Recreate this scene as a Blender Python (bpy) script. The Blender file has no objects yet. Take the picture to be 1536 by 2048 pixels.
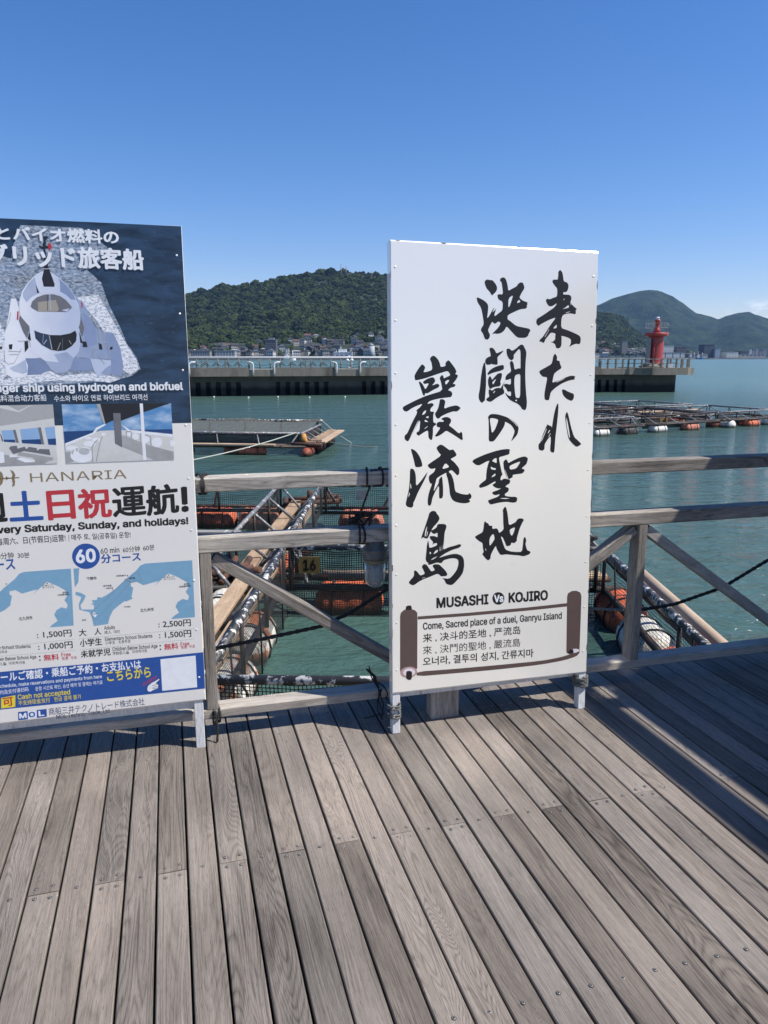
import bpy, math, random
import numpy as np
from mathutils import Vector, Matrix, noise as mnoise

random.seed(7)
rng = np.random.default_rng(7)
scene = bpy.context.scene
COL = scene.collection
R = math.radians

# ------------------------------------------------------------------ camera
F, PITCH, CAMH = 1460.0, R(11.95), 1.57          # focal length in px of the 1536x2048 frame
cam_d = bpy.data.cameras.new('camera')
cam_d.sensor_fit = 'VERTICAL'; cam_d.sensor_height = 36.0
cam_d.lens = F / 2048 * 36.0
cam_d.clip_start = 0.05; cam_d.clip_end = 30000
cam = bpy.data.objects.new('camera', cam_d); COL.objects.link(cam)
cam.location = (0, 0, CAMH); cam.rotation_euler = (R(90) - PITCH, 0, 0)
scene.camera = cam

# ------------------------------------------------------------------ rail frame axes (u along the rail, n towards the water)
TH = R(75.2)
U = np.array([math.sin(TH), math.cos(TH), 0.0]); N = np.array([-U[1], U[0], 0.0]); Z = np.array([0, 0, 1.0])
O = np.array([0.0469, 2.8482, 0.0])

# ------------------------------------------------------------------ light
SUN_EL, SUN_D = R(55.0), R(65.0)                   # elevation; angle from the signs' normal
hs = math.sin(SUN_D) * U - math.cos(SUN_D) * N
SDIR = np.array([hs[0] * math.cos(SUN_EL), hs[1] * math.cos(SUN_EL), math.sin(SUN_EL)])
sun_d = bpy.data.lights.new('sun', 'SUN'); sun_d.energy = 5.0; sun_d.angle = R(0.53); sun_d.color = (1.0, 0.955, 0.89)
sun = bpy.data.objects.new('sun', sun_d); COL.objects.link(sun)
sun.rotation_euler = Vector(SDIR).to_track_quat('Z', 'Y').to_euler(); sun.location = (8, -4, 20)

world = bpy.data.worlds.new('World'); scene.world = world; world.use_nodes = True
wn, wl = world.node_tree.nodes, world.node_tree.links
wn.clear()
w_out = wn.new('ShaderNodeOutputWorld'); w_bg = wn.new('ShaderNodeBackground'); w_sky = wn.new('ShaderNodeTexSky')
w_sky.sky_type = 'NISHITA'; w_sky.sun_disc = False
w_sky.sun_elevation = SUN_EL; w_sky.sun_rotation = math.atan2(hs[0], hs[1])
w_sky.air_density = 1.0; w_sky.dust_density = 0.25; w_sky.ozone_density = 3.0
w_bg.inputs['Strength'].default_value = 0.100
# a small bank of cumulus low on the right, behind the far mountains
tc = wn.new('ShaderNodeTexCoord'); sep = wn.new('ShaderNodeSeparateXYZ'); wl.new(tc.outputs['Generated'], sep.inputs[0])
mp = wn.new('ShaderNodeMapping'); mp.inputs['Scale'].default_value = (14, 14, 34); wl.new(tc.outputs['Generated'], mp.inputs[0])
nz = wn.new('ShaderNodeTexNoise'); nz.inputs['Scale'].default_value = 1.6; nz.inputs['Detail'].default_value = 7; nz.inputs['Roughness'].default_value = 0.6
wl.new(mp.outputs[0], nz.inputs['Vector'])
def w_map(sock, a, b, c, d):
    m = wn.new('ShaderNodeMapRange'); m.clamp = True
    for i, v in enumerate((a, b, c, d)): m.inputs[i + 1].default_value = v
    wl.new(sock, m.inputs[0]); return m.outputs[0]
def w_math(op, a, b):
    m = wn.new('ShaderNodeMath'); m.operation = op
    for i, v in enumerate((a, b)):
        if isinstance(v, float): m.inputs[i].default_value = v
        else: wl.new(v, m.inputs[i])
    return m.outputs[0]
band = w_math('MULTIPLY', w_map(sep.outputs['X'], 0.41, 0.47, 0, 1), w_map(sep.outputs['Z'], 0.075, 0.062, 0, 1))
cl = w_math('MULTIPLY', band, w_map(nz.outputs['Fac'], 0.47, 0.62, 0, 1))
cl = w_math('MULTIPLY', cl, w_map(sep.outputs['Y'], 0.3, 0.4, 0, 1))
mix = wn.new('ShaderNodeMixRGB'); mix.inputs[2].default_value = (8.6, 8.9, 9.4, 1)
hsv = wn.new('ShaderNodeHueSaturation'); hsv.inputs['Saturation'].default_value = 1.30
wl.new(w_sky.outputs[0], hsv.inputs['Color'])
tint = wn.new('ShaderNodeMixRGB'); tint.blend_type = 'MULTIPLY'; tint.inputs[0].default_value = 1.0; tint.inputs[2].default_value = (1.03, 0.935, 1.09, 1)
wl.new(hsv.outputs[0], tint.inputs[1])
wl.new(cl, mix.inputs[0]); wl.new(tint.outputs[0], mix.inputs[1]); wl.new(mix.outputs[0], w_bg.inputs[0]); wl.new(w_bg.outputs[0], w_out.inputs[0])

scene.view_settings.view_transform = 'Standard'; scene.view_settings.look = 'None'
scene.view_settings.exposure = 0.42; scene.view_settings.gamma = 1.0; scene.view_settings.use_curve_mapping = False
scene.render.engine = 'CYCLES'
scene.cycles.use_denoising = True
scene.cycles.blur_glossy = 0.0; scene.cycles.sample_clamp_indirect = 0.0; scene.cycles.caustics_reflective = True
scene.cycles.max_bounces = 8; scene.cycles.transparent_max_bounces = 24; scene.cycles.volume_bounces = 0
scene.cycles.volume_max_steps = 64

# ------------------------------------------------------------------ px helpers: a pixel of the photograph -> a ray / a point in the world
CP = np.array([0, 0, CAMH])
def ray(x, y):
    a = (x - 768) / F; b = (1024 - y) / F
    return np.array([a, math.cos(PITCH) + b * math.sin(PITCH), -math.sin(PITCH) + b * math.cos(PITCH)])
def gnd(x, y, z=0.0):
    r = ray(x, y); return CP + r * ((z - CAMH) / r[2])
def at_y(x, y, Y):
    r = ray(x, y); return CP + r * (Y / r[1])
def at_n(x, y, n):
    r = ray(x, y); return CP + r * (((O - CP) @ N + n) / (r @ N))
def un(u, n, z): return O + u * U + n * N + z * Z

# ------------------------------------------------------------------ object helpers
ORG = {}
def tag(o, label=None, cat=None, group=None, kind=None):
    if label: o['label'] = label
    if cat: o['category'] = cat
    if group: o['group'] = group
    if kind: o['kind'] = kind
    return o
def empty(name, loc, label=None, cat=None, group=None):
    o = bpy.data.objects.new(name, None); COL.objects.link(o); o.location = Vector(loc); o.empty_display_size = 0.1
    ORG[o.name] = np.array(loc, float); tag(o, label, cat, group); return o
def link_mesh(name, me, parent=None, loc=None):
    o = bpy.data.objects.new(name, me); COL.objects.link(o)
    if parent is not None: o.parent = parent; ORG[o.name] = ORG[parent.name]
    else:
        ORG[o.name] = np.array(loc if loc is not None else (0, 0, 0), float); o.location = Vector(ORG[o.name])
    return o
def dup(o, parent=None):
    c = o.copy(); COL.objects.link(c)
    if parent is not None: c.parent = parent
    for ch in list(o.children): dup(ch, c)
    return c

class MB:
    """collects shapes (with uv in metres along the grain and a random number per piece) into one mesh"""
    def __init__(s): s.v = []; s.f = []; s.uv = []; s.r = []; s.mi = []; s.sm = []
    def face(s, idx, uvs=None, r=0.0, mi=0, sm=False):
        s.f.append(tuple(idx)); s.uv.append(uvs if uvs else [(0, 0)] * len(idx)); s.r.append(r); s.mi.append(mi); s.sm.append(sm)
    def beam(s, p0, p1, w, h, up=(0, 0, 1), bev=0.0, r=None, mi=0):
        """box from p0 to p1; w across, h along 'up'"""
        p0 = np.array(p0, float); p1 = np.array(p1, float); d = p1 - p0; L = np.linalg.norm(d); d /= L
        up = np.array(up, float); up = up - d * (up @ d); up /= np.linalg.norm(up); sd = np.cross(up, d)
        r = random.random() if r is None else r
        b = bev
        prof = [(-w/2 + b, -h/2), (w/2 - b, -h/2), (w/2, -h/2 + b), (w/2, h/2 - b), (w/2 - b, h/2), (-w/2 + b, h/2), (-w/2, h/2 - b), (-w/2, -h/2 + b)] if b > 0 else \
               [(-w/2, -h/2), (w/2, -h/2), (w/2, h/2), (-w/2, h/2)]
        k = len(prof); base = len(s.v)
        for P in (p0, p1):
            for (a, c) in prof: s.v.append(P + sd * a + up * c)
        per = [0.0]
        for i in range(k):
            a, c = prof[i]; a2, c2 = prof[(i + 1) % k]; per.append(per[-1] + math.hypot(a2 - a, c2 - c))
        u0 = random.uniform(0, 50); v0 = random.uniform(0, 5)
        for i in range(k):
            j = (i + 1) % k
            s.face((base + i, base + j, base + k + j, base + k + i),
                   [(u0, v0 + per[i]), (u0, v0 + per[i + 1]), (u0 + L, v0 + per[i + 1]), (u0 + L, v0 + per[i])], r, mi)
        s.face(tuple(base + i for i in reversed(range(k))), [(u0 + prof[i][0], v0 + prof[i][1]) for i in reversed(range(k))], r, mi)
        s.face(tuple(base + k + i for i in range(k)), [(u0 + prof[i][0], v0 + prof[i][1]) for i in range(k)], r, mi)
        return s
    def box(s, lo, hi, mi=0, r=None):
        lo = np.array(lo, float); hi = np.array(hi, float); c = (lo + hi) / 2
        return s.beam((lo[0], c[1], c[2]), (hi[0], c[1], c[2]), hi[1] - lo[1], hi[2] - lo[2], mi=mi, r=r)
    def tube(s, pts, rad, k=8, mi=0, cap=True, r=None):
        pts = [np.array(p, float) for p in pts]; n = len(pts); base = len(s.v)
        rads = rad if isinstance(rad, (list, tuple)) else [rad] * n
        r = random.random() if r is None else r
        ref = None; L = 0.0; u = []
        for i, p in enumerate(pts):
            d = (pts[min(i + 1, n - 1)] - pts[max(i - 1, 0)]); d /= max(np.linalg.norm(d), 1e-9)
            if ref is None:
                ref = np.array([0, 0, 1.0]) if abs(d[2]) < 0.9 else np.array([1.0, 0, 0])
            ref = ref - d * (ref @ d); ref /= max(np.linalg.norm(ref), 1e-9); sd = np.cross(d, ref)
            if i: L += np.linalg.norm(p - pts[i - 1])
            u.append(L)
            for j in range(k):
                a = 2 * math.pi * j / k
                s.v.append(p + rads[i] * (math.cos(a) * ref + math.sin(a) * sd))
        rm = max(rads)
        for i in range(n - 1):
            for j in range(k):
                j2 = (j + 1) % k; v0, v1 = 2 * math.pi * rm * j / k, 2 * math.pi * rm * (j + 1) / k
                s.face((base + i * k + j, base + i * k + j2, base + (i + 1) * k + j2, base + (i + 1) * k + j),
                       [(u[i], v0), (u[i], v1), (u[i + 1], v1), (u[i + 1], v0)], r, mi, True)
        if cap:
            s.face(tuple(base + j for j in reversed(range(k))), None, r, mi)
            s.face(tuple(base + (n - 1) * k + j for j in range(k)), None, r, mi)
        return s
    def lathe(s, c, prof, k=16, mi=0, axis=(0, 0, 1), xdir=None):
        """prof: (radius, height) pairs along axis from c"""
        c = np.array(c, float); ax = np.array(axis, float); ax /= np.linalg.norm(ax)
        x = np.array(xdir if xdir is not None else ((1, 0, 0) if abs(ax[0]) < 0.9 else (0, 1, 0)), float); x -= ax * (x @ ax); x /= np.linalg.norm(x); y = np.cross(ax, x)
        base = len(s.v); n = len(prof); r = random.random()
        for (rad, h) in prof:
            for j in range(k):
                a = 2 * math.pi * j / k; s.v.append(c + ax * h + rad * (math.cos(a) * x + math.sin(a) * y))
        for i in range(n - 1):
            for j in range(k):
                j2 = (j + 1) % k
                s.face((base + i * k + j, base + i * k + j2, base + (i + 1) * k + j2, base + (i + 1) * k + j),
                       [(prof[i][1], j / k), (prof[i][1], (j + 1) / k), (prof[i + 1][1], (j + 1) / k), (prof[i + 1][1], j / k)], r, mi, True)
        if prof[0][0] > 1e-4: s.face(tuple(base + j for j in reversed(range(k))), None, r, mi)
        if prof[-1][0] > 1e-4: s.face(tuple(base + (n - 1) * k + j for j in range(k)), None, r, mi)
        return s
    def quad(s, a, b, c, d, uvs=((0, 0), (1, 0), (1, 1), (0, 1)), mi=0, r=0.0):
        base = len(s.v); s.v += [np.array(p, float) for p in (a, b, c, d)]
        s.face((base, base + 1, base + 2, base + 3), list(uvs), r, mi); return s
    def build(s, name, mats, parent=None, loc=None):
        org = ORG[parent.name] if parent is not None else np.array(loc if loc is not None else (0, 0, 0), float)
        V = np.array(s.v) - org
        me = bpy.data.meshes.new(name); me.from_pydata([tuple(p) for p in V], [], s.f)
        uvl = me.uv_layers.new(name='UVMap')
        flat = [c for f in s.uv for p in f for c in p]
        uvl.data.foreach_set('uv', flat)
        at = me.attributes.new('rnd', 'FLOAT', 'FACE'); at.data.foreach_set('value', s.r)
        me.polygons.foreach_set('material_index', s.mi); me.polygons.foreach_set('use_smooth', s.sm)
        for m in (mats if isinstance(mats, (list, tuple)) else [mats]): me.materials.append(m)
        me.update()
        return link_mesh(name, me, parent, loc)

# ------------------------------------------------------------------ material helpers
class NT:
    def __init__(s, name):
        s.m = bpy.data.materials.new(name); s.m.use_nodes = True
        s.t = s.m.node_tree; s.n = s.t.nodes; s.l = s.t.links
        s.b = s.n['Principled BSDF']; s.out = s.n['Material Output']
    def node(s, typ, **kw):
        n = s.n.new(typ)
        for k, v in kw.items(): setattr(n, k, v)
        return n
    def put(s, sock, v):
        if isinstance(v, bpy.types.NodeSocket): s.l.new(v, sock)
        elif isinstance(v, (tuple, list)) and len(v) == 3 and sock.type == 'RGBA': sock.default_value = (*v, 1)
        else: sock.default_value = v
    def math(s, op, a, b=0.0, c=0.0, clamp=False):
        n = s.node('ShaderNodeMath', operation=op, use_clamp=clamp)
        for i, v in enumerate((a, b, c)): s.put(n.inputs[i], v)
        return n.outputs[0]
    def noise(s, vec, scale=1.0, detail=3.0, rough=0.5, dist=0.0):
        n = s.node('ShaderNodeTexNoise'); n.inputs['Scale'].default_value = scale; n.inputs['Detail'].default_value = detail
        n.inputs['Roughness'].default_value = rough; n.inputs['Distortion'].default_value = dist
        if vec is not None: s.l.new(vec, n.inputs['Vector'])
        return n.outputs['Fac']
    def xyz(s, x, y, z):
        n = s.node('ShaderNodeCombineXYZ')
        for i, v in enumerate((x, y, z)): s.put(n.inputs[i], v)
        return n.outputs[0]
    def sep(s, v):
        n = s.node('ShaderNodeSeparateXYZ'); s.l.new(v, n.inputs[0]); return n.outputs
    def rng(s, v, a, b, c=0.0, d=1.0):
        n = s.node('ShaderNodeMapRange'); n.clamp = True
        for i, q in enumerate((v, a, b, c, d)): s.put(n.inputs[i], q)
        return n.outputs[0]
    def mix(s, f, a, b, mode='MIX'):
        n = s.node('ShaderNodeMixRGB', blend_type=mode); s.put(n.inputs[0], f); s.put(n.inputs[1], a); s.put(n.inputs[2], b); return n.outputs[0]
    def bump(s, h, strength=0.3, dist=0.01, normal=None):
        n = s.node('ShaderNodeBump'); n.inputs['Strength'].default_value = strength; n.inputs['Distance'].default_value = dist
        s.l.new(h, n.inputs['Height'])
        if normal is not None: s.l.new(normal, n.inputs['Normal'])
        return n.outputs[0]
    def coord(s, which='Object'): return s.node('ShaderNodeTexCoord').outputs[which]
    def mapv(s, v, scale=(1, 1, 1), loc=(0, 0, 0), rot=(0, 0, 0)):
        n = s.node('ShaderNodeMapping'); s.l.new(v, n.inputs[0]); n.inputs['Scale'].default_value = scale
        n.inputs['Location'].default_value = loc; n.inputs['Rotation'].default_value = rot; return n.outputs[0]
    def attr(s, name): return s.node('ShaderNodeAttribute', attribute_name=name).outputs['Fac']
    def set(s, **kw):
        for k, v in kw.items(): s.put(s.b.inputs[k.replace('_', ' ')], v)
        return s.m

def plain(name, col, rough=0.5, var=0.12, scale=6.0, metal=0.0, bump=0.0, spec=0.5, bscale=None):
    t = NT(name); c = t.coord()
    f = t.noise(c, scale, 4, 0.6)
    col2 = tuple(max(0, q * (1 - var * 2)) for q in col); col3 = tuple(min(1, q * (1 + var)) for q in col)
    t.set(Base_Color=t.mix(t.rng(f, 0.3, 0.7), col2, col3), Roughness=rough, Metallic=metal)
    t.b.inputs['Specular IOR Level'].default_value = spec
    if bump: t.set(Normal=t.bump(t.noise(c, bscale or scale * 6, 4, 0.6), bump, 0.01))
    return t.m
def stained(name, col, stain, lo=0.45, hi=0.62, rough=0.6, scale=3.0, stretch=(1, 1, 1), bump=0.2, metal=0.0):
    t = NT(name); c = t.mapv(t.coord(), stretch)
    f = t.rng(t.noise(c, scale, 6, 0.65), lo, hi); g = t.noise(c, scale * 7, 3, 0.6)
    base = t.mix(t.rng(g, 0.3, 0.7), tuple(q * 0.75 for q in col), col)
    t.set(Base_Color=t.mix(f, base, stain), Roughness=rough, Metallic=metal, Normal=t.bump(g, bump, 0.006))
    return t.m
def wood(name, dark, light, ring=20.0, contrast=1.0, rough=0.75, tone=0.5, bump=0.35, gr=1.0):
    t = NT(name)
    uv = t.node('ShaderNodeUVMap', uv_map='UVMap').outputs[0]; u, v, _ = t.sep(uv); r = t.attr('rnd')
    ro = t.math('MULTIPLY', r, 53.0)
    big = t.noise(t.xyz(t.math('MULTIPLY', u, 0.55), t.math('MULTIPLY', v, 5.5), ro), 1.6, 2.0, 0.45, 0.55)
    # growth rings: contour lines of a slow field stretched along the board, cathedral arches and knots fall out of it
    ph = t.math('MULTIPLY', big, t.math('MULTIPLY_ADD', t.math('FRACT', t.math('MULTIPLY', r, 7.31)), ring * 3.4, ring * 0.9))
    rings = t.math('POWER', t.math('ABSOLUTE', t.math('SINE', t.math('MULTIPLY', ph, 3.1))), 0.7)
    rings = t.rng(rings, 0.15, 1.0)
    st = t.noise(t.xyz(t.math('MULTIPLY', u, 2.2), t.math('MULTIPLY_ADD', v, 190.0 * gr, t.math('MULTIPLY', big, 26.0)), ro), 1.0, 5.0, 0.72)
    fib = t.noise(t.xyz(t.math('MULTIPLY', u, 16.0), t.math('MULTIPLY', v, 520.0 * gr), ro), 1.0, 2.0, 0.6)
    dirt = t.noise(t.xyz(t.math('MULTIPLY', u, 1.4), t.math('MULTIPLY', v, 9.0), t.math('ADD', ro, 9.0)), 1.5, 5.0, 0.6)
    pores = t.rng(t.noise(t.xyz(t.math('MULTIPLY', u, 34.0), t.math('MULTIPLY', v, 700.0), ro), 1.0, 1.0, 0.5), 0.60, 0.70)
    rw = t.math('MULTIPLY', t.math('POWER', t.math('FRACT', t.math('MULTIPLY', r, 3.77)), 1.5), 0.42)
    g = t.math('ADD', t.math('MULTIPLY', t.math('SUBTRACT', rings, 0.45), rw), t.math('MULTIPLY', st, 1.25))
    g = t.math('ADD', g, t.math('MULTIPLY', fib, 0.45))
    g = t.math('ADD', g, t.math('MULTIPLY', dirt, 0.75))
    g = t.math('ADD', g, t.math('MULTIPLY', t.math('FRACT', t.math('MULTIPLY', r, 11.13)), 0.46))
    wp = t.noise(t.node('ShaderNodeNewGeometry').outputs['Position'], 1.3, 3, 0.5)      # broad random tone drift across boards
    g = t.math('ADD', g, t.math('MULTIPLY_ADD', wp, 0.9, -0.36))
    g = t.rng(g, tone + 0.55, tone + 1.50 / contrast)
    col = t.mix(g, dark, light)
    warm = t.math('FRACT', t.math('MULTIPLY', r, 5.9))
    col = t.mix(t.math('MULTIPLY', warm, 0.30), col, t.mix(1.0, col, (1.0, 0.83, 0.70), 'MULTIPLY'))
    col = t.mix(t.math('MULTIPLY', pores, 0.45), col, tuple(q * 0.45 for q in dark))
    t.set(Base_Color=col, Roughness=rough)
    t.b.inputs['Specular IOR Level'].default_value = 0.25
    h = t.math('ADD', t.math('MULTIPLY', st, 0.6), t.math('SUBTRACT', t.math('MULTIPLY', fib, 0.5), t.math('MULTIPLY', pores, 0.6)))
    t.set(Normal=t.bump(h, bump, 0.0012))
    return t.m
def net_mat(name, col, cell, wire, dens=1.0):
    """fishing net: threads on a see-through grid, measured in metres along the uv"""
    t = NT(name)
    uv = t.node('ShaderNodeUVMap', uv_map='UVMap').outputs[0]
    wob = t.noise(uv, 1.3, 3, 0.5)
    u, v, _ = t.sep(uv)
    u = t.math('ADD', u, t.math('MULTIPLY', wob, cell * 2)); v = t.math('ADD', v, t.math('MULTIPLY', wob, cell * 1.6))
    def line(q):
        fr = t.math('FRACT', t.math('DIVIDE', q, cell)); return t.math('LESS_THAN', fr, wire / cell)
    a = t.math('MULTIPLY', t.math('MAXIMUM', line(u), line(v)), dens)
    t.set(Base_Color=col, Roughness=0.8, Alpha=a)
    return t.m

M = {}
M['deck'] = wood('deck_wood', (0.050, 0.0435, 0.038), (0.268, 0.238, 0.208), ring=17.0)
M['rail'] = wood('rail_wood', (0.042, 0.038, 0.033), (0.455, 0.425, 0.375), ring=4, tone=0.50, gr=0.42)
M['dark_wood'] = wood('dark_wood', (0.03, 0.026, 0.022), (0.12, 0.10, 0.085), ring=6)
M['plank'] = wood('plank_wood', (0.19, 0.12, 0.07), (0.52, 0.40, 0.28), ring=10)
M['bamboo'] = wood('bamboo', (0.25, 0.18, 0.12), (0.5, 0.4, 0.3), ring=3)
M['screw'] = plain('screw_steel', (0.26, 0.25, 0.235), 0.45, 0.1, 40, 0.5)
M['black'] = plain('black_recess', (0.012, 0.012, 0.012), 0.7)
M['rope'] = plain('rope_dark', (0.02, 0.02, 0.02), 0.9, 0.3, 90, 0, 0.6)
M['rope_pale'] = plain('rope_pale', (0.42, 0.44, 0.38), 0.9, 0.2, 60, 0, 0.5)
M['rope_grey'] = plain('rope_grey', (0.16, 0.165, 0.15), 0.9, 0.35, 90, 0, 0.6)
M['white_paint'] = stained('white_paint', (0.80, 0.80, 0.785), (0.42, 0.39, 0.34), 0.66, 0.74, 0.45, 9.0, (1, 1, 0.3), 0.1)
M['leg_paint'] = stained('leg_paint', (0.74, 0.74, 0.72), (0.30, 0.27, 0.23), 0.60, 0.70, 0.6, 16.0, (1, 1, 0.25), 0.3)
M['pipe'] = stained('pipe_worn', (0.035, 0.035, 0.037), (0.62, 0.61, 0.57), 0.53, 0.58, 0.55, 11.0, (1, 1, 1), 0.3)
M['pipe_dark'] = stained('pipe_dark', (0.022, 0.020, 0.019), (0.10, 0.055, 0.03), 0.50, 0.65, 0.6, 7.0)
M['pipe_grey'] = stained('pipe_grey', (0.16, 0.16, 0.165), (0.5, 0.5, 0.48), 0.55, 0.63, 0.5, 9.0)
M['rust'] = stained('rusty_iron', (0.12, 0.055, 0.032), (0.035, 0.02, 0.016), 0.45, 0.6, 0.8, 9.0)
def float_mat(name, col, dirt, lo, hi):
    t = NT(name); c = t.coord()
    f = t.rng(t.noise(c, 3.2, 5, 0.6), lo, hi); g = t.noise(c, 26, 3, 0.6)
    gx, gy, gz = t.sep(c)
    v = t.node('ShaderNodeTexVoronoi'); v.feature = 'DISTANCE_TO_EDGE'; v.inputs['Scale'].default_value = 22; t.l.new(c, v.inputs['Vector'])
    net = t.rng(v.outputs['Distance'], 0.02, 0.06)
    base = t.mix(t.rng(g, 0.3, 0.7), tuple(q * 0.7 for q in col), col)
    base = t.mix(f, base, dirt)
    wet = t.rng(gz, 0.17, 0.06)                     # weed and slime on the waterline
    base = t.mix(t.math('MULTIPLY', wet, 0.85), base, (0.035, 0.030, 0.018))
    base = t.mix(t.math('MULTIPLY', t.math('SUBTRACT', 1.0, net), 0.5), base, (0.05, 0.03, 0.02))
    t.set(Base_Color=base, Roughness=0.55, Normal=t.bump(t.math('ADD', net, g), 0.5, 0.01)); return t.m
M['float_orange'] = float_mat('float_orange', (0.76, 0.165, 0.065), (0.09, 0.035, 0.02), 0.52, 0.72)
M['float_pink'] = float_mat('float_faded_orange', (0.74, 0.25, 0.15), (0.20, 0.06, 0.04), 0.5, 0.70)
M['float_white'] = float_mat('float_white', (0.80, 0.78, 0.70), (0.35, 0.22, 0.13), 0.58, 0.70)
M['float_mixed'] = float_mat('float_mixed', (0.76, 0.73, 0.65), (0.46, 0.15, 0.05), 0.50, 0.56)
M['float_yellow'] = float_mat('float_yellow', (0.66, 0.32, 0.06), (0.30, 0.11, 0.03), 0.5, 0.65)
M['float_dark'] = float_mat('float_dark', (0.36, 0.068, 0.03), (0.045, 0.02, 0.012), 0.42, 0.62)
M['float_black'] = float_mat('float_black', (0.03, 0.03, 0.03), (0.25, 0.22, 0.16), 0.55, 0.7)
M['net_teal'] = net_mat('net_teal', (0.02, 0.025, 0.025), 0.042, 0.0075)
M['net_fine'] = net_mat('net_fine', (0.025, 0.027, 0.027), 0.034, 0.0085)
M['net_black'] = net_mat('net_black', (0.022, 0.022, 0.022), 0.05, 0.034)
M['net_olive'] = net_mat('net_olive', (0.105, 0.098, 0.075), 0.085, 0.032)
M['plate_yellow'] = stained('plate_yellow', (0.17, 0.11, 0.03), (0.07, 0.05, 0.02), 0.55, 0.7, 0.6, 8)
M['concrete'] = stained('concrete', (0.215, 0.195, 0.155), (0.09, 0.08, 0.062), 0.50, 0.68, 0.85, 0.55, (1, 1, 0.35), 0.25)
M['grey_metal'] = plain('grey_metal', (0.22, 0.225, 0.23), 0.5, 0.15, 5)
M['white_metal'] = plain('white_metal', (0.75, 0.75, 0.74), 0.45, 0.08, 5)

# ================================================================== THE SETTING
WATER = -2.0
# ---- water
def make_water():
    t = NT('sea_water'); c = t.coord('Object')
    cw = t.mapv(c, (1.0, 2.1, 1), rot=(0, 0, R(-14)))
    chop = t.noise(cw, 1.55, 5, 0.58, 0.5)
    mid = t.noise(t.mapv(c, (0.30, 0.62, 1), rot=(0, 0, R(-8))), 1.0, 3, 0.5, 0.3)
    rip = t.noise(t.mapv(c, (3.5, 7.5, 1), rot=(0, 0, R(-24))), 1.6, 2, 0.5)
    h = t.math('ADD', t.math('MULTIPLY', chop, 0.60), t.math('MULTIPLY', mid, 1.5))
    h = t.math('ADD', h, t.math('MULTIPLY', rip, 0.16))
    big = t.noise(t.mapv(c, (0.012, 0.03, 1)), 1.0, 3, 0.5)
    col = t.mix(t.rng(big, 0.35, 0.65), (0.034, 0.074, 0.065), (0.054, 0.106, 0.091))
    # breaking crests and sun sparkles of the open strait, painted as white flecks
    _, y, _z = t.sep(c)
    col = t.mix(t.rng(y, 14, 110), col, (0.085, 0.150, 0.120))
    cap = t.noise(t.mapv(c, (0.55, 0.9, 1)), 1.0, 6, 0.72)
    fleckf = t.math('MULTIPLY', t.rng(cap, 0.685, 0.72), t.rng(y, 50, 110))
    col = t.mix(fleckf, col, (0.75, 0.78, 0.78))
    t.set(Base_Color=col, Roughness=t.math('ADD', t.rng(y, 20, 140, 0.06, 0.24), t.math('MULTIPLY', fleckf, 0.5)), IOR=1.33, Normal=t.bump(h, 1.0, 0.20))
    return t.m
M['water'] = make_water()
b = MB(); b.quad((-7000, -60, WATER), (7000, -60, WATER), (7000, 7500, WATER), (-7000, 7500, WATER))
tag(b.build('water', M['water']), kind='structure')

# ---- deck of boards (heading of the boards -16.2 deg)
BD = np.array([math.sin(R(-16.2)), math.cos(R(-16.2)), 0.0]); BQ = np.array([BD[1], -BD[0], 0.0])
def q_of(x, y): return float(gnd(x, y) @ BQ)
q0 = q_of(468.3, 2048); pitch = (q_of(952, 2048) - q_of(468.3, 2048)) / 6.0
GAP = 0.006
def s_at_n(q, n):
    """distance along a board (at cross position q) where it meets the rail-parallel line n"""
    return (n + (O - q * BQ) @ N) / (BD @ N)
nJ = float((gnd(407, 1733) - O) @ N)               # the row of butt joints
DECK_END = 0.40
deck = MB(); screw_pts = []
rows = [nJ]
nB = float((gnd(1247, 1957) - O) @ N)
for k in range(3): rows.append(nB - 0.9 * k)
rows_far = [float((gnd(280, 1522) - O) @ N), 0.13]
for i in range(-75, 95):
    qa = q0 + (i - 6) * pitch; qm = qa + pitch / 2
    uu = float((qm * BQ + 2.5 * BD - O) @ U)
    if uu < -6 or uu > 7.5: continue
    s_end = s_at_n(qm, DECK_END) ; s0 = s_at_n(qm, -4.6)
    cuts = [s0]
    if i % 2 == 0: cuts += [s_at_n(qm, nJ)]
    else: cuts += [s_at_n(qm, nJ - 1.86), s_at_n(qm, nJ + 3.0)]
    cuts = sorted(c for c in cuts if c < s_end - 0.2) + [s_end]
    for a, c in zip(cuts[:-1], cuts[1:]):
        dz = random.uniform(-0.0012, 0.0012); dq = random.uniform(-0.0007, 0.0007)
        w = pitch - GAP + random.uniform(-0.0015, 0.001)
        deck.beam((qm + dq) * BQ + (a + 0.0012) * BD + Z * (-0.015 + dz), (qm + dq) * BQ + (c - 0.0012) * BD + Z * (-0.015 + dz), w, 0.03, bev=0.0028)
    for row in rows + rows_far:
        if i % 2 == 0 and abs(row - nJ) < 1e-6:
            offs = [(-0.022, 0.024), (0.024, 0.026), (-0.020, -0.020), (0.023, -0.022)]
        elif row == 0.13: offs = [(-0.022, 0.0), (0.022, 0.004)]
        else: offs = [(random.uniform(-0.004, 0.004), 0.0)]
        for (dq2, ds) in offs:
            p = qm * BQ + (s_at_n(qm, row) + ds + random.uniform(-0.004, 0.004)) * BD + dq2 * BQ
            screw_pts.append(p)
deck_ob = tag(deck.build('boardwalk_deck', M['deck']), kind='structure')
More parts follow.
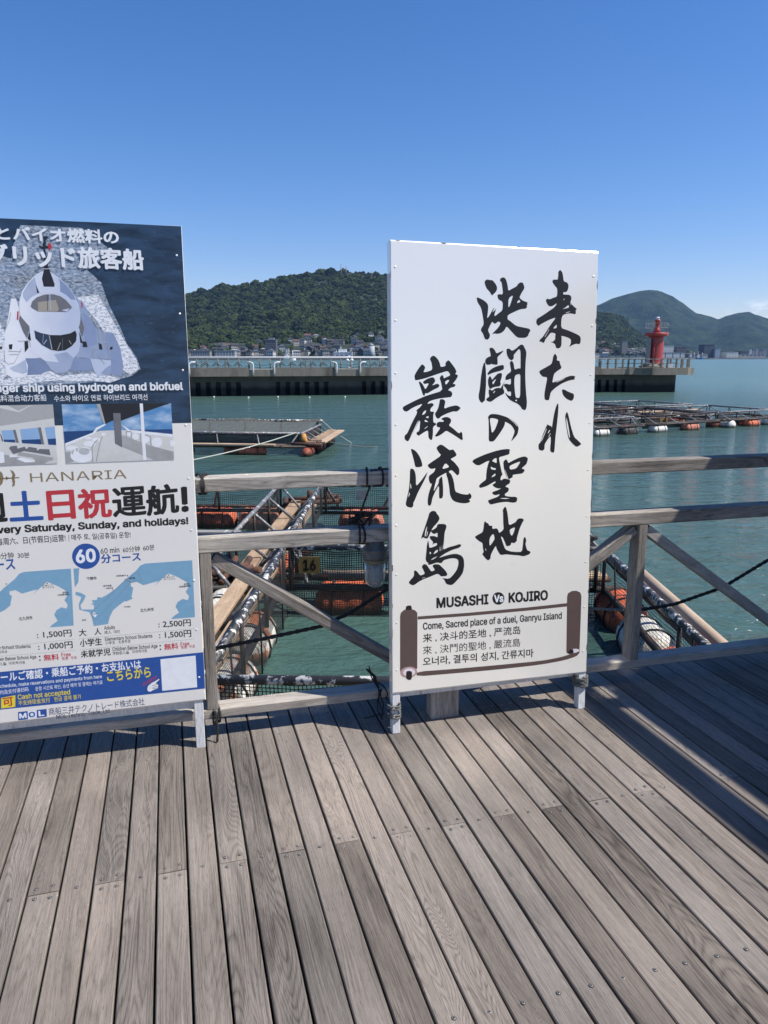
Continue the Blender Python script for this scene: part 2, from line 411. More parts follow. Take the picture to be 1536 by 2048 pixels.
# the joists and bearers the boards are screwed to
jo = MB()
for n in [nJ, nJ - 0.93, nJ - 1.86, nJ - 2.79, nJ + 0.5, 0.16, nJ - 0.46, nJ - 1.4]:
    jo.beam(un(-6, n, -0.102), un(7.5, n, -0.102), 0.09, 0.134)
tag(jo.build('deck_joists', M['dark_wood']), kind='structure')
b = MB(); b.beam(un(-6.5, 0.412, -0.105), un(8, 0.412, -0.105), 0.02, 0.15); tag(b.build('gap_blind', M['dark_wood']), kind='structure')  # added edge board, hides sunlit things that would show through the gaps
# unseen sheet added under the boards so the gaps read black
b = MB(); b.beam(un(-6.5, -2.25, -0.34), un(8, -2.25, -0.34), 5.22, 0.32)
M['slab'] = plain('underlay_dark', (0.10, 0.10, 0.095), 0.9)
tag(b.build('gap_underlay', M['slab']), kind='structure')
# screws: heads with a cross recess
def screw_mesh():
    b = MB(); b.lathe((0, 0, 0.0006), [(0.0050, 0), (0.0050, 0.0009), (0.0040, 0.0013)], 12)
    for a in (0, 1):
        d = np.array([math.cos(a * math.pi / 2), math.sin(a * math.pi / 2), 0]); b.beam(-d * 0.0030 + Z * 0.0021, d * 0.0030 + Z * 0.0021, 0.0015, 0.0004, mi=1)
    b.lathe((0, 0, 0.0004), [(0.0066, 0), (0.0064, 0.0004)], 12, mi=1)
    return b
vis = []
for p in screw_pts:
    d = p - CP; fw = d[1] * math.cos(PITCH) - d[2] * math.sin(PITCH)
    if fw < 0.3: continue
    x = 768 + F * d[0] / fw; y = 1024 - F * (d[1] * math.sin(PITCH) + d[2] * math.cos(PITCH)) / fw
    if -60 < x < 1600 and 1380 < y < 2110: vis.append((fw, p))
vis.sort(key=lambda e: e[0])
sm = None
near, rest = vis[:96], vis[96:]
for fw, p in near:
    if sm is None:
        s_ = screw_mesh().build('screw', [M['screw'], M['black']], deck_ob); sm = s_
    else:
        s_ = sm.copy(); COL.objects.link(s_); s_.parent = deck_ob
    s_.location = Vector(p); s_.rotation_euler = (0, 0, random.uniform(0, 1.6))
if rest:
    b = MB()
    for fw, p in rest:
        b.lathe(p + Z * 0.0005, [(0.0046, 0), (0.0044, 0.0008), (0.0030, 0.0012)], 8)
    tag(b.build('far_screws', M['screw'], deck_ob), kind='stuff')
    ORG['x'] = 0

# ---- land, hills
SKY_L = [(-420, 640), (-200, 622), (0, 606), (150, 600), (300, 596), (360, 590), (375, 588), (409, 579), (429, 579), (446, 572), (480, 573), (497, 567), (520, 565), (540, 561),
         (572, 555), (606, 552), (646, 549), (669, 547), (704, 545), (721, 545), (741, 548), (772, 551), (850, 560), (950, 575), (1060, 594), (1150, 611), (1195, 622), (1215, 624),
         (1239, 634), (1265, 655), (1287, 667), (1303, 679), (1330, 695), (1400, 706), (1700, 709)]
def skyl(px): return np.interp(px, [p[0] for p in SKY_L], [p[1] for p in SKY_L])
def shoreY(px): return np.interp(px, [-400, 780, 1190, 1330, 1700], [1000, 1000, 1480, 1580, 1650])
def px_of(X, Y): return 768 + F * (X / Y) / math.cos(PITCH)
def fbm(x, y, oct=4, s=1.0):
    v = 0; a = 1; 
    for o in range(oct):
        v += a * mnoise.noise(Vector((x * s, y * s, 3.7 * o))); a *= 0.5; s *= 2.03
    return v
def hill_z(X, Y):
    px = px_of(X, Y); Yb = float(shoreY(px)); Yr = Yb + 900
    t = (Y - Yb) / 900.0
    zr = (715 - float(skyl(px))) / F * Yr + CAMH
    if t <= 0: return 1.2
    if t <= 1:
        f = t ** 1.35; f = f * (1 - 0.16 * math.sin(math.pi * t))
    else: f = max(0.0, 1 - (t - 1) * 1.4)
    w = math.sin(math.pi * min(t, 1.0)) if t < 1 else 0
    return 1.2 + max(0.0, zr - 16) * (f + 0.085 * w * fbm(X, Y, 4, 0.0042))
hv, hf = [], []
pxs = np.linspace(-420, 1480, 150); ts = np.concatenate([np.linspace(-0.01, 1.0, 64), np.linspace(1.03, 1.6, 12)])
for px in pxs:
    for t in ts:
        Y = float(shoreY(px)) + 900 * t; X = (px - 768) / F * Y * math.cos(PITCH)
        hv.append((X, Y, hill_z(X, Y)))
nt = len(ts)
for i in range(len(pxs) - 1):
    for j in range(nt - 1):
        hf.append((i * nt + j, (i + 1) * nt + j, (i + 1) * nt + j + 1, i * nt + j + 1))
me = bpy.data.meshes.new('hill'); me.from_pydata(hv, [], hf); me.polygons.foreach_set('use_smooth', [True] * len(hf))
M['hill'] = plain('hill_undergrowth', (0.020, 0.034, 0.013), 0.9, 0.3, 0.03)
me.materials.append(M['hill']); tag(link_mesh('hill', me), kind='structure')
# quay walls and flat shore land
b = MB(); sh = []
for px in list(range(-400, 1800, 40)):
    Y = float(shoreY(px)) - 14; X = (px - 768) / F * Y * math.cos(PITCH); sh.append((X, Y))
for (a, c) in zip(sh[:-1], sh[1:]):
    b.quad((a[0], a[1], -3), (c[0], c[1], -3), (c[0], c[1], 0.9), (a[0], a[1], 0.9))
    k0 = 6600 / a[1]; k1 = 6600 / c[1]
    b.quad((a[0], a[1], 0.9), (c[0], c[1], 0.9), (c[0] * k1, c[1] * k1, 0.9), (a[0] * k0, a[1] * k0, 0.9))
M['land'] = plain('shore_land', (0.20, 0.20, 0.19), 0.9, 0.25, 0.02)
tag(b.build('shore_land', M['land']), kind='structure')
# the far mountains
SKY_M = [(900, 690), (1000, 672), (1100, 648), (1195, 613.6), (1217, 603), (1248, 594), (1272, 588), (1291, 586), (1313, 589), (1337, 599), (1360, 613), (1384, 630), (1396, 632), (1430, 642),
         (1444, 636), (1468, 630), (1489, 628), (1503, 634), (1522, 639), (1536, 643), (1580, 652), (1640, 640), (1700, 655), (1850, 690)]
def make_mountain():
    v, f = [], []
    pxs = np.linspace(900, 1850, 240); ts = np.linspace(0, 1.35, 72)
    for px in pxs:
        y = np.interp(px, [p[0] for p in SKY_M], [p[1] for p in SKY_M])
        for t in ts:
            Y = 3300 + 1500 * t + 25 * math.sin(px * 0.02); X = (px - 768) / F * Y * math.cos(PITCH)
            zr = (715 - y) / F * (4800) + 1.5
            if t <= 1: g = t ** 1.15
            else: g = 1 - (t - 1) * 1.1
            w = math.sin(math.pi * min(t, 1))
            rid = abs(fbm(X, Y * 0.55, 4, 0.0016)); z = zr * (g - 0.30 * w * (0.52 - rid * 1.3) * (1 if t < 1 else 0)) + (3.5 * fbm(X, Y, 3, 0.02) if 0.05 < t < 1 else 0)
            v.append((X, Y, max(z, 0.5)))
    n = len(ts)
    for i in range(len(pxs) - 1):
        for j in range(n - 1): f.append((i * n + j, (i + 1) * n + j, (i + 1) * n + j + 1, i * n + j + 1))
    me = bpy.data.meshes.new('mountain'); me.from_pydata(v, [], f); me.polygons.foreach_set('use_smooth', [True] * len(f))
    t = NT('mountain_forest'); c = t.coord()
    a = t.noise(c, 0.012, 5, 0.65); d = t.noise(c, 0.07, 4, 0.7)
    g = t.math('ADD', t.math('MULTIPLY', a, 0.5), t.math('MULTIPLY', d, 0.5))
    t.set(Base_Color=t.mix(t.rng(g, 0.42, 0.60), (0.003, 0.010, 0.008), (0.036, 0.056, 0.023)), Roughness=0.95, Normal=t.bump(d, 1.0, 14.0))
    t.b.inputs['Specular IOR Level'].default_value = 0.1
    me.materials.append(t.m); return tag(link_mesh('mountain', me), kind='structure')
make_mountain()

# ---- the forest on the near hill: leaf-clump crowns on scattered points, one mass
def forest():
    pts, sc = [], []
    x = 0
    while len(pts) < 30000 and x < 150000:
        x += 1
        px = rng.uniform(-330, 1420); t = rng.uniform(0.03, 1.12) ** 0.92
        Y = float(shoreY(px)) + 900 * t; X = (px - 768) / F * Y * math.cos(PITCH)
        z = hill_z(X, Y)
        if z < 4: continue
        town = t < 0.225 + 0.05 * fbm(X, Y, 2, 0.01) and 300 < px
        if town and rng.random() > 0.085: continue
        if rng.random() > 0.82: continue
        pt = 0.5 + 0.9 * fbm(X, Y, 3, 0.011)
        if pt < 0.05 and rng.random() < 0.15: continue
        s = (2.8 + 4.0 * min(1.0, max(0.0, pt))) * rng.uniform(0.65, 1.35) * (0.8 if town else 1.0)
        if rng.random() < 0.08: s *= 1.5
        pts.append((X, Y, z + s * rng.uniform(0.05, 0.75))); sc.append(s)
    me = bpy.data.meshes.new('forest'); me.from_pydata(pts, [], [])
    a = me.attributes.new('sc', 'FLOAT', 'POINT'); a.data.foreach_set('value', sc)
    a = me.attributes.new('rz', 'FLOAT', 'POINT'); a.data.foreach_set('value', rng.uniform(0, 6.28, len(pts)))
    a = me.attributes.new('pick', 'INT', 'POINT'); a.data.foreach_set('value', rng.integers(0, 3, len(pts)).astype(np.int32))
    ob = link_mesh('forest', me)
    t = NT('forest_leaves'); oi = t.node('ShaderNodeObjectInfo'); g = t.node('ShaderNodeNewGeometry')
    n1 = t.noise(g.outputs['Position'], 0.45, 4, 0.65); n2 = t.noise(g.outputs['Position'], 0.016, 4, 0.6)
    k = t.math('ADD', t.math('MULTIPLY', t.math('POWER', oi.outputs['Random'], 1.6), 0.62), t.math('ADD', t.math('MULTIPLY', n1, 0.35), t.math('MULTIPLY', n2, 0.85)))
    col = t.mix(t.rng(k, 0.55, 1.15), (0.005, 0.013, 0.005), (0.046, 0.064, 0.016))
    t.set(Base_Color=col, Roughness=0.85, Normal=t.bump(n1, 0.6, 0.8)); t.b.inputs['Specular IOR Level'].default_value = 0.15
    ng = bpy.data.node_groups.new('forest_scatter', 'GeometryNodeTree')
    ng.interface.new_socket('Geometry', in_out='INPUT', socket_type='NodeSocketGeometry'); ng.interface.new_socket('Geometry', in_out='OUTPUT', socket_type='NodeSocketGeometry')
    gn, gl = ng.nodes, ng.links
    gi = gn.new('NodeGroupInput'); go = gn.new('NodeGroupOutput')
    def named(n, typ):
        q = gn.new('GeometryNodeInputNamedAttribute'); q.data_type = typ; q.inputs['Name'].default_value = n; return q.outputs['Attribute']
    join = gn.new('GeometryNodeGeometryToInstance')
    for i in range(3):
        ic = gn.new('GeometryNodeMeshIcoSphere'); ic.inputs['Radius'].default_value = 1.0; ic.inputs['Subdivisions'].default_value = 4
        nzx = gn.new('ShaderNodeTexNoise'); nzx.noise_dimensions = '4D'; nzx.inputs['W'].default_value = i * 5.3; nzx.inputs['Scale'].default_value = 1.9; nzx.inputs['Detail'].default_value = 4; nzx.inputs['Roughness'].default_value = 0.7
        nm = gn.new('GeometryNodeInputNormal'); sb = gn.new('ShaderNodeMath'); sb.operation = 'MULTIPLY_ADD'; sb.inputs[1].default_value = 1.7; sb.inputs[2].default_value = -0.85
        gl.new(nzx.outputs[0], sb.inputs[0])
        vm = gn.new('ShaderNodeVectorMath'); vm.operation = 'SCALE'; gl.new(nm.outputs[0], vm.inputs[0]); gl.new(sb.outputs[0], vm.inputs['Scale'])
        sp = gn.new('GeometryNodeSetPosition'); gl.new(ic.outputs['Mesh'], sp.inputs['Geometry']); gl.new(vm.outputs[0], sp.inputs['Offset'])
        smt = gn.new('GeometryNodeSetMaterial'); smt.inputs['Material'].default_value = t.m; gl.new(sp.outputs[0], smt.inputs['Geometry'])
        gl.new(smt.outputs[0], join.inputs[0])
    iop = gn.new('GeometryNodeInstanceOnPoints'); gl.new(gi.outputs[0], iop.inputs['Points']); gl.new(join.outputs[0], iop.inputs['Instance'])
    iop.inputs['Pick Instance'].default_value = True; gl.new(named('pick', 'INT'), iop.inputs['Instance Index'])
    cx = gn.new('ShaderNodeCombineXYZ'); gl.new(named('rz', 'FLOAT'), cx.inputs[2]); gl.new(cx.outputs[0], iop.inputs['Rotation'])
    cs = gn.new('ShaderNodeCombineXYZ'); s_ = named('sc', 'FLOAT')
    for i in range(2): gl.new(s_, cs.inputs[i])
    sm_ = gn.new('ShaderNodeMath'); sm_.operation = 'MULTIPLY'; sm_.inputs[1].default_value = 0.8; gl.new(s_, sm_.inputs[0]); gl.new(sm_.outputs[0], cs.inputs[2])
    gl.new(cs.outputs[0], iop.inputs['Scale']); gl.new(iop.outputs[0], go.inputs[0])
    md = ob.modifiers.new('scatter', 'NODES'); md.node_group = ng
    me.materials.append(t.m)
    tag(ob, kind='stuff')
forest()

# ================================================================== THE RAILING
def railing():
    fr = empty('wooden_railing', un(0.2, 0.2, 0), 'weathered grey timber railing with diagonal braces along the deck edge', 'railing')
    W = M['rail']; n0, n1 = 0.16, 0.245
    nm = (n0 + n1) / 2; dn = n1 - n0
    for nmx, z0, z1 in (('top_rail', 1.052, 1.108), ('middle_rail', 0.806, 0.866), ('bottom_rail', 0.090, 0.130)):
        b = MB()
        cuts = [-5.2, -2.05, 0.255, 2.255, 4.2]
        for a, c in zip(cuts[:-1], cuts[1:]):
            b.beam(un(a + 0.001, nm, (z0 + z1) / 2), un(c - 0.001, nm, (z0 + z1) / 2), dn, z1 - z0, bev=0.004)
        b.build(nmx, W, fr)
    for u in (-4.2, -2.05, 0.255, 2.255):
        if u in (-4.2, -2.05, 0.255, 2.255):
            MB().beam(un(u, 0.09 + 0.03, -0.14), un(u, 0.09 + 0.03, 1.05), 0.13, 0.076, up=N, bev=0.006).build('main_post', W, fr)
    for u in (-0.745, 1.25, 3.25):
        MB().beam(un(u, nm - 0.006, 0.131), un(u, nm - 0.006, 0.805), 0.046, 0.072, up=N, bev=0.003).build('strut', W, fr)
        for s in (-1, 1):
            a = un(u + s * 0.03, nm + 0.004, 0.778); c = un(u + s * 0.93, nm + 0.004, 0.158)
            MB().beam(a, c, 0.062, 0.046, bev=0.003).build('brace', W, fr)
    return fr
railing()

# ---- unseen shelter: roof read from its deck shadow, widened and walled to block sky
def shelter():
    sh = empty('shade_shelter', un(3.9, -2.2, 0), 'unseen timber shelter right of view, widened and walled to deepen the deck shade', 'shelter')
    MBr = MB(); zr = 2.62; cs = math.cos(SUN_EL) / math.sin(SUN_EL)
    du, dn_ = cs * math.sin(SUN_D) * zr, -cs * math.cos(SUN_D) * zr
    def edge(u0, n): return u0 - 0.04 * n
    def strip(ua, ub, na, nb, name):
        b = MB(); z0 = zr
        p = [un(edge(ua, n) + du, n + dn_, z0) for n in (na, nb)] ; q = [un(edge(ub, n) + du, n + dn_, z0) for n in (na, nb)]
        for (A, B, C, D) in ((p[0], q[0], q[1], p[1]),):
            b.quad(A, B, C, D); b.quad(A + Z * 0.06, D + Z * 0.06, C + Z * 0.06, B + Z * 0.06)
            for (x, y) in ((A, B), (B, C), (C, D), (D, A)): b.quad(x, x + Z * 0.06, y + Z * 0.06, y)
        b.build(name, M['dark_wood'], sh)
    strip(0.935, 1.062, -4.6, 0.62, 'fascia_board')
    strip(1.145, 7.6, -6.6, 0.62, 'roof')  # run on out of view to block more of the sky
    b = MB(); b.beam(un(9.4, -4.0, 1.25), un(9.4, -0.1, 1.25), 0.12, 2.5); b.build('end_sky_blocker', M['dark_wood'], sh)  # added wall, keeps sky light off from the right
    b = MB(); b.beam(un(5.2, -4.4, 1.25), un(9.3, -4.4, 1.25), 0.12, 2.5); b.build('back_sky_blocker', M['dark_wood'], sh)  # added wall, keeps sky light off from behind
    strip(1.0625, 1.1445, 0.22, 0.62, 'light_gap_plug')  # added plug, ends the light strip before it reaches the upper rails
    for n in (-4.3, -0.75):
        b = MB(); b.beam(un(3.05, n, 0), un(3.05, n, zr), 0.12, 0.12, up=N); b.build('post', M['rail'], sh)
        b = MB(); b.beam(un(4.9, n, 0), un(4.9, n, zr), 0.12, 0.12, up=N); b.build('post', M['rail'], sh)
        b = MB(); b.beam(un(2.68, n, zr - 0.06), un(9.2, n, zr - 0.06), 0.08, 0.119); b.build('cross_beam', M['rail'], sh)
shelter()

# ================================================================== THE SIGNS
def fill_curve(splines):
    """closed outlines (first outer, the rest holes) -> filled 2-d mesh (verts, faces)"""
    cu = bpy.data.curves.new('tmp', 'CURVE'); cu.dimensions = '2D'; cu.fill_mode = 'BOTH'
    for pts in splines:
        s = cu.splines.new('POLY'); s.points.add(len(pts) - 1)
        for p, (x, y) in zip(s.points, pts): p.co = (x, y, 0, 1)
        s.use_cyclic_u = True
    ob = bpy.data.objects.new('tmp', cu); COL.objects.link(ob)
    bpy.context.view_layer.update()
    me = bpy.data.meshes.new_from_object(ob.evaluated_get(bpy.context.evaluated_depsgraph_get()))
    v = [(p.co.x, p.co.y) for p in me.vertices]; f = [tuple(p.vertices) for p in me.polygons]
    bpy.data.objects.remove(ob); bpy.data.curves.remove(cu); bpy.data.meshes.remove(me)
    return v, f
_gc = {}; _gz = {}
try: LATIN = bpy.data.fonts.load(bpy.utils.system_resource('DATAFILES') + '/fonts/Inter.woff2')     # ships with Blender
except Exception: LATIN = None
def glyphs(txt, bold):
    if (txt, bold) in _gc: return _gc[(txt, bold)]
    if bold:                                        # heavier weight: the same glyph laid several times, shifted a little
        v, f = glyphs(txt, 0.0); k = bold; vv, ff = [], []
        for dx, dy in ((k, .55 * k), (-k, .55 * k), (k, -.55 * k), (-k, -.55 * k), (0, .9 * k), (0, -.9 * k)):
            b0 = len(vv) * len(v); vv.append(v + np.array([dx, dy])); ff += [tuple(b0 + i for i in g) for g in f]
        _gc[(txt, bold)] = (np.concatenate(vv) if len(v) else v, ff); return _gc[(txt, bold)]
    if LATIN and all(ord(c) < 128 for c in txt):
        _gc[(txt, bold)] = glyph_latin(txt); return _gc[(txt, bold)]
    cu = bpy.data.curves.new('tmp', 'FONT'); cu.body = txt
    if False and LATIN and all(ord(c) < 128 for c in txt): cu.font = LATIN
    cu.size = 1.0; cu.resolution_u = 3; cu.fill_mode = 'FRONT'
    ob = bpy.data.objects.new('tmp', cu); COL.objects.link(ob)
    bpy.context.view_layer.update()
    me = bpy.data.meshes.new_from_object(ob.evaluated_get(bpy.context.evaluated_depsgraph_get()))
    v = np.array([(p.co.x, p.co.y) for p in me.vertices]) if len(me.vertices) else np.zeros((0, 2)); f = [tuple(p.vertices) for p in me.polygons]
    bpy.data.objects.remove(ob); bpy.data.curves.remove(cu); bpy.data.meshes.remove(me)
    _gc[(txt, bold)] = (v, f); return v, f
def glyph_latin(txt):
    # outlines of this font overlap: fill every outer contour on its own, with the holes that lie in it
    cu = bpy.data.curves.new('tmp', 'FONT'); cu.body = txt; cu.font = LATIN; cu.size = 1.0; cu.resolution_u = 3; cu.fill_mode = 'NONE'
    ob = bpy.data.objects.new('tmp', cu); COL.objects.link(ob); bpy.context.view_layer.update()
    me = bpy.data.meshes.new_from_object(ob.evaluated_get(bpy.context.evaluated_depsgraph_get()))
    P = [(p.co.x, p.co.y) for p in me.vertices]; nxt = {}
    for e in me.edges:
        a, b = e.vertices; nxt.setdefault(a, []).append(b); nxt.setdefault(b, []).append(a)
    bpy.data.objects.remove(ob); bpy.data.curves.remove(cu); bpy.data.meshes.remove(me)
    seen, loops = set(), []
    for s0 in range(len(P)):
        if s0 in seen or s0 not in nxt: continue
        lp = [s0]; seen.add(s0); cur = min(nxt[s0], key=lambda q: abs(q - s0 - 1))
        while cur not in seen:
            lp.append(cur); seen.add(cur); c2 = [q for q in nxt[cur] if q not in seen]
            if not c2: break
            cur = min(c2, key=lambda q: abs(q - cur - 1))
        if len(lp) > 2: loops.append([P[i] for i in lp])
    area = lambda L: sum(a[0] * b[1] - b[0] * a[1] for a, b in zip(L, L[1:] + L[:1])) / 2
    def inside(p, L):
        r = False
        for a, b in zip(L, L[1:] + L[:1]):
            if (a[1] > p[1]) != (b[1] > p[1]) and p[0] < (b[0] - a[0]) * (p[1] - a[1]) / (b[1] - a[1]) + a[0]: r = not r
        return r
    big = max(loops, key=lambda L: abs(area(L))); sg = math.copysign(1, area(big))
    outs = [L for L in loops if area(L) * sg > 0]; holes = [L for L in loops if area(L) * sg < 0]
    V, Fc, zz = [], [], []
    for k, L in enumerate(outs):
        v, f = fill_curve([L] + [h for h in holes if inside(h[0], L) and all(inside(q, L) for q in h)])
        b0 = len(V); V += v; zz += [k % 3] * len(v); Fc += [tuple(b0 + i for i in g) for g in f]
    _gz[txt] = np.array(zz)
    return np.array(V), Fc
def chaikin(pts, k=1):
    for _ in range(k):
        q = []
        for (a, b) in zip(pts, pts[1:] + pts[:1]):
            q += [(a[0] * .8 + b[0] * .2, a[1] * .8 + b[1] * .2), (a[0] * .2 + b[0] * .8, a[1] * .2 + b[1] * .8)]
        pts = q
    return pts

class Board:
    """a leaning sign board; maps photograph pixels onto its face and keeps prints as thin layers on it"""
    def __init__(s, p0, lean):
        s.nrm = -(N - lean * Z); s.nrm /= np.linalg.norm(s.nrm)          # towards the viewer
        s.p0 = np.array(p0, float)
        s.S = U.copy(); s.T = np.cross(s.nrm, s.S); s.T /= np.linalg.norm(s.T)
        if s.T[2] < 0: s.T = -s.T
    def loc(s, x, y):
        r = ray(x, y); t = ((s.p0 - CP) @ s.nrm) / (r @ s.nrm); d = CP + r * t - s.p0
        return np.array([d @ s.S, d @ s.T])
    def w(s, st, off=0.0): return s.p0 + st[0] * s.S + st[1] * s.T + off * s.nrm
class Print:
    def __init__(s, board): s.b = board; s.mb = MB(); s.k = 0
    def poly(s, pts, layer, mi=0, tr=None, holes=(), smooth=0):
        rr = []
        for q in [pts] + list(holes):
            q = chaikin(list(q), smooth) if smooth else q
            rr.append([tuple(s.b.loc(*(tr(*p) if tr else p))) for p in q])
        v, f = fill_curve(rr); s._add(v, f, layer, mi)
    def _add(s, v, f, layer, mi, n=0, zz=None):
        off = 0.00011 * layer; base = len(s.mb.v)
        cl = getattr(s.b, 'clip', None)
        if cl is not None:
            f = [q for q in f if any(v[i][0] > cl for i in q)]; v = [(max(p[0], cl), p[1]) for p in v]
        for i, p in enumerate(v): s.mb.v.append(s.b.w(p, off + (0.000015 * (i // n) if n else 0) + (0.000005 * zz[i % len(zz)] if zz is not None else 0)))
        for q in f:
            q = [base + i for i in q]
            a, b, c = (s.mb.v[q[0]], s.mb.v[q[1]], s.mb.v[q[2]])
            if np.cross(b - a, c - a) @ s.b.nrm < 0: q = q[::-1]
            s.mb.face(q, [tuple(s.b_uv(i)) for i in q], 0, mi)
    def b_uv(s, i):
        d = s.mb.v[i] - s.b.p0; return d @ s.b.S, d @ s.b.T
    def text(s, txt, bl, br, h, layer, mi=0, tr=None, bold=0.0, mode='i'):
        v, f = glyphs(txt, bold)
        if not len(v): return
        x0, x1 = v[:, 0].min(), v[:, 0].max(); y1 = v[:, 1].max(); y0 = v[:, 1].min() if mode == 'i' else 0.0
        T = tr if tr else (lambda x, y: (x, y))
        A = s.b.loc(*T(*bl)); B = s.b.loc(*T(*br)); C = s.b.loc(*T(bl[0] , bl[1] - h))
        up = np.array([0, (C - A)[1]])
        pts = [A + (B - A) * ((p[0] - x0) / (x1 - x0)) + up * ((p[1] - y0) / (y1 - y0)) for p in v]
        n = len(glyphs(txt, 0.0)[0])
        s._add(pts, f, layer, mi, n if bold else 0, _gz.get(txt))
    def line(s, pts, wpx, layer, mi=0, tr=None, closed=False):
        T = tr if tr else (lambda x, y: (x, y)); P = [np.array(s.b.loc(*T(*p))) for p in pts]
        k = np.linalg.norm(s.b.loc(*T(pts[0][0] + 10, pts[0][1])) - s.b.loc(*T(*pts[0]))) / 10 * wpx / 2
        if closed: P = P + P[:1]
        for a, b in zip(P[:-1], P[1:]):
            d = b - a; L = np.linalg.norm(d)
            if L < 1e-6: continue
            d /= L; q = np.array([-d[1], d[0]]) * k
            s._add([a - q, b - q, b + q, a + q], [(0, 1, 2, 3)], layer, mi)
    def build(s, name, mats, parent): return s.mb.build(name, mats, parent)
def tr_(ox, oy, sc): return lambda x, y: (ox + x / sc, oy + y / sc)
def ell(cx, cy, rx, ry, k=40, rot=0.0):
    return [(cx + rx * math.cos(2 * math.pi * i / k) * math.cos(rot) - ry * math.sin(2 * math.pi * i / k) * math.sin(rot),
             cy + rx * math.cos(2 * math.pi * i / k) * math.sin(rot) + ry * math.sin(2 * math.pi * i / k) * math.cos(rot)) for i in range(k)]
def ink(name, col, rough=0.38): 
    m = plain(name, col, rough, 0.03, 30); return m

def sheet_mat(name, col, wavy=0.16):
    """painted sheet metal, slightly buckled and scuffed"""
    t = NT(name); c = t.coord()
    w = t.noise(t.mapv(c, (2.2, 2.2, 1.1)), 1.0, 2, 0.45); d = t.noise(c, 7, 3, 0.5)
    sc = t.rng(t.noise(t.mapv(c, (2, 2, 1)), 3.0, 6, 0.7), 0.60, 0.74)
    t.set(Base_Color=t.mix(t.math('MULTIPLY', sc, 0.35), col, tuple(q * 0.80 for q in col)), Roughness=t.math('MULTIPLY_ADD', sc, 0.1, 0.24),
          Normal=t.bump(t.math('ADD', w, t.math('MULTIPLY', d, 0.06)), wavy, 0.020))
    t.b.inputs['Coat Weight'].default_value = 1.0; t.b.inputs['Coat IOR'].default_value = 2.6; t.b.inputs['Coat Roughness'].default_value = 0.19
    return t.m
M['sheet'] = sheet_mat('painted_sheet', (0.93, 0.888, 0.785)); M['poster'] = sheet_mat('poster_sheet', (0.89, 0.866, 0.81))

def board_body(bd, corners, parent, mat, thick=0.045, legs=(), leg_z=0.0, rivets=True):
    """corners px: tl, tr, br, bl of the face"""
    P = [np.array(c) if not isinstance(c, tuple) else bd.loc(*c) for c in corners]
    b = MB(); fr = [bd.w(p, -0.0) for p in P]; bk = [bd.w(p, -thick) for p in P]
    # folded edge: a small bevel round the face
    cen = sum(P) / 4
    ins = [p + (cen - p) / np.linalg.norm(cen - p) * 0.006 for p in P]
    fi = [bd.w(p, 0.0) for p in ins]; fo = [bd.w(p, -0.003) for p in P]
    b.quad(fi[3], fi[2], fi[1], fi[0], [tuple(ins[i]) for i in (3, 2, 1, 0)])
    for i in range(4):
        j = (i + 1) % 4
        b.quad(fo[i], fo[j], fi[j], fi[i]) if False else b.quad(fi[i], fi[j], fo[j], fo[i])
        b.quad(fo[i], fo[j], bk[j], bk[i])
    b.quad(bk[0], bk[1], bk[2], bk[3])
    pan = b.build('panel', mat, parent)
    # battens of the frame behind the sheet
    for (a, c) in legs:
        # a: top px-free (s,t) ; c: (s, z of the foot)
        s0 = a
        top = bd.w((s0, max(p[1] for p in P) - 0.06), -thick / 2 - 0.004)
        d = bd.T; k = (leg_z - top[2]) / d[2]
        foot = top + d * k
        lg = MB(); lg.beam(foot, top, 0.034, 0.040, up=bd.nrm, bev=0.002)
        lg.build('leg', M['leg_paint'], parent)
    if rivets:
        for i in (1, 3):
            j = (i + 1) % 4
            for q in range(9):
                p = P[i] + (P[j] - P[i]) * ((q + 0.5) / 9); p = p + (cen - p) * np.array([0.022, 0]) * 2
                rv = MB(); rv.lathe(bd.w(p, 0.0003), [(0.0042, 0), (0.0034, 0.0008), (0.0014, 0.0011)], 10, axis=bd.nrm); rv.build('rivet', mat, parent)
    return P, pan

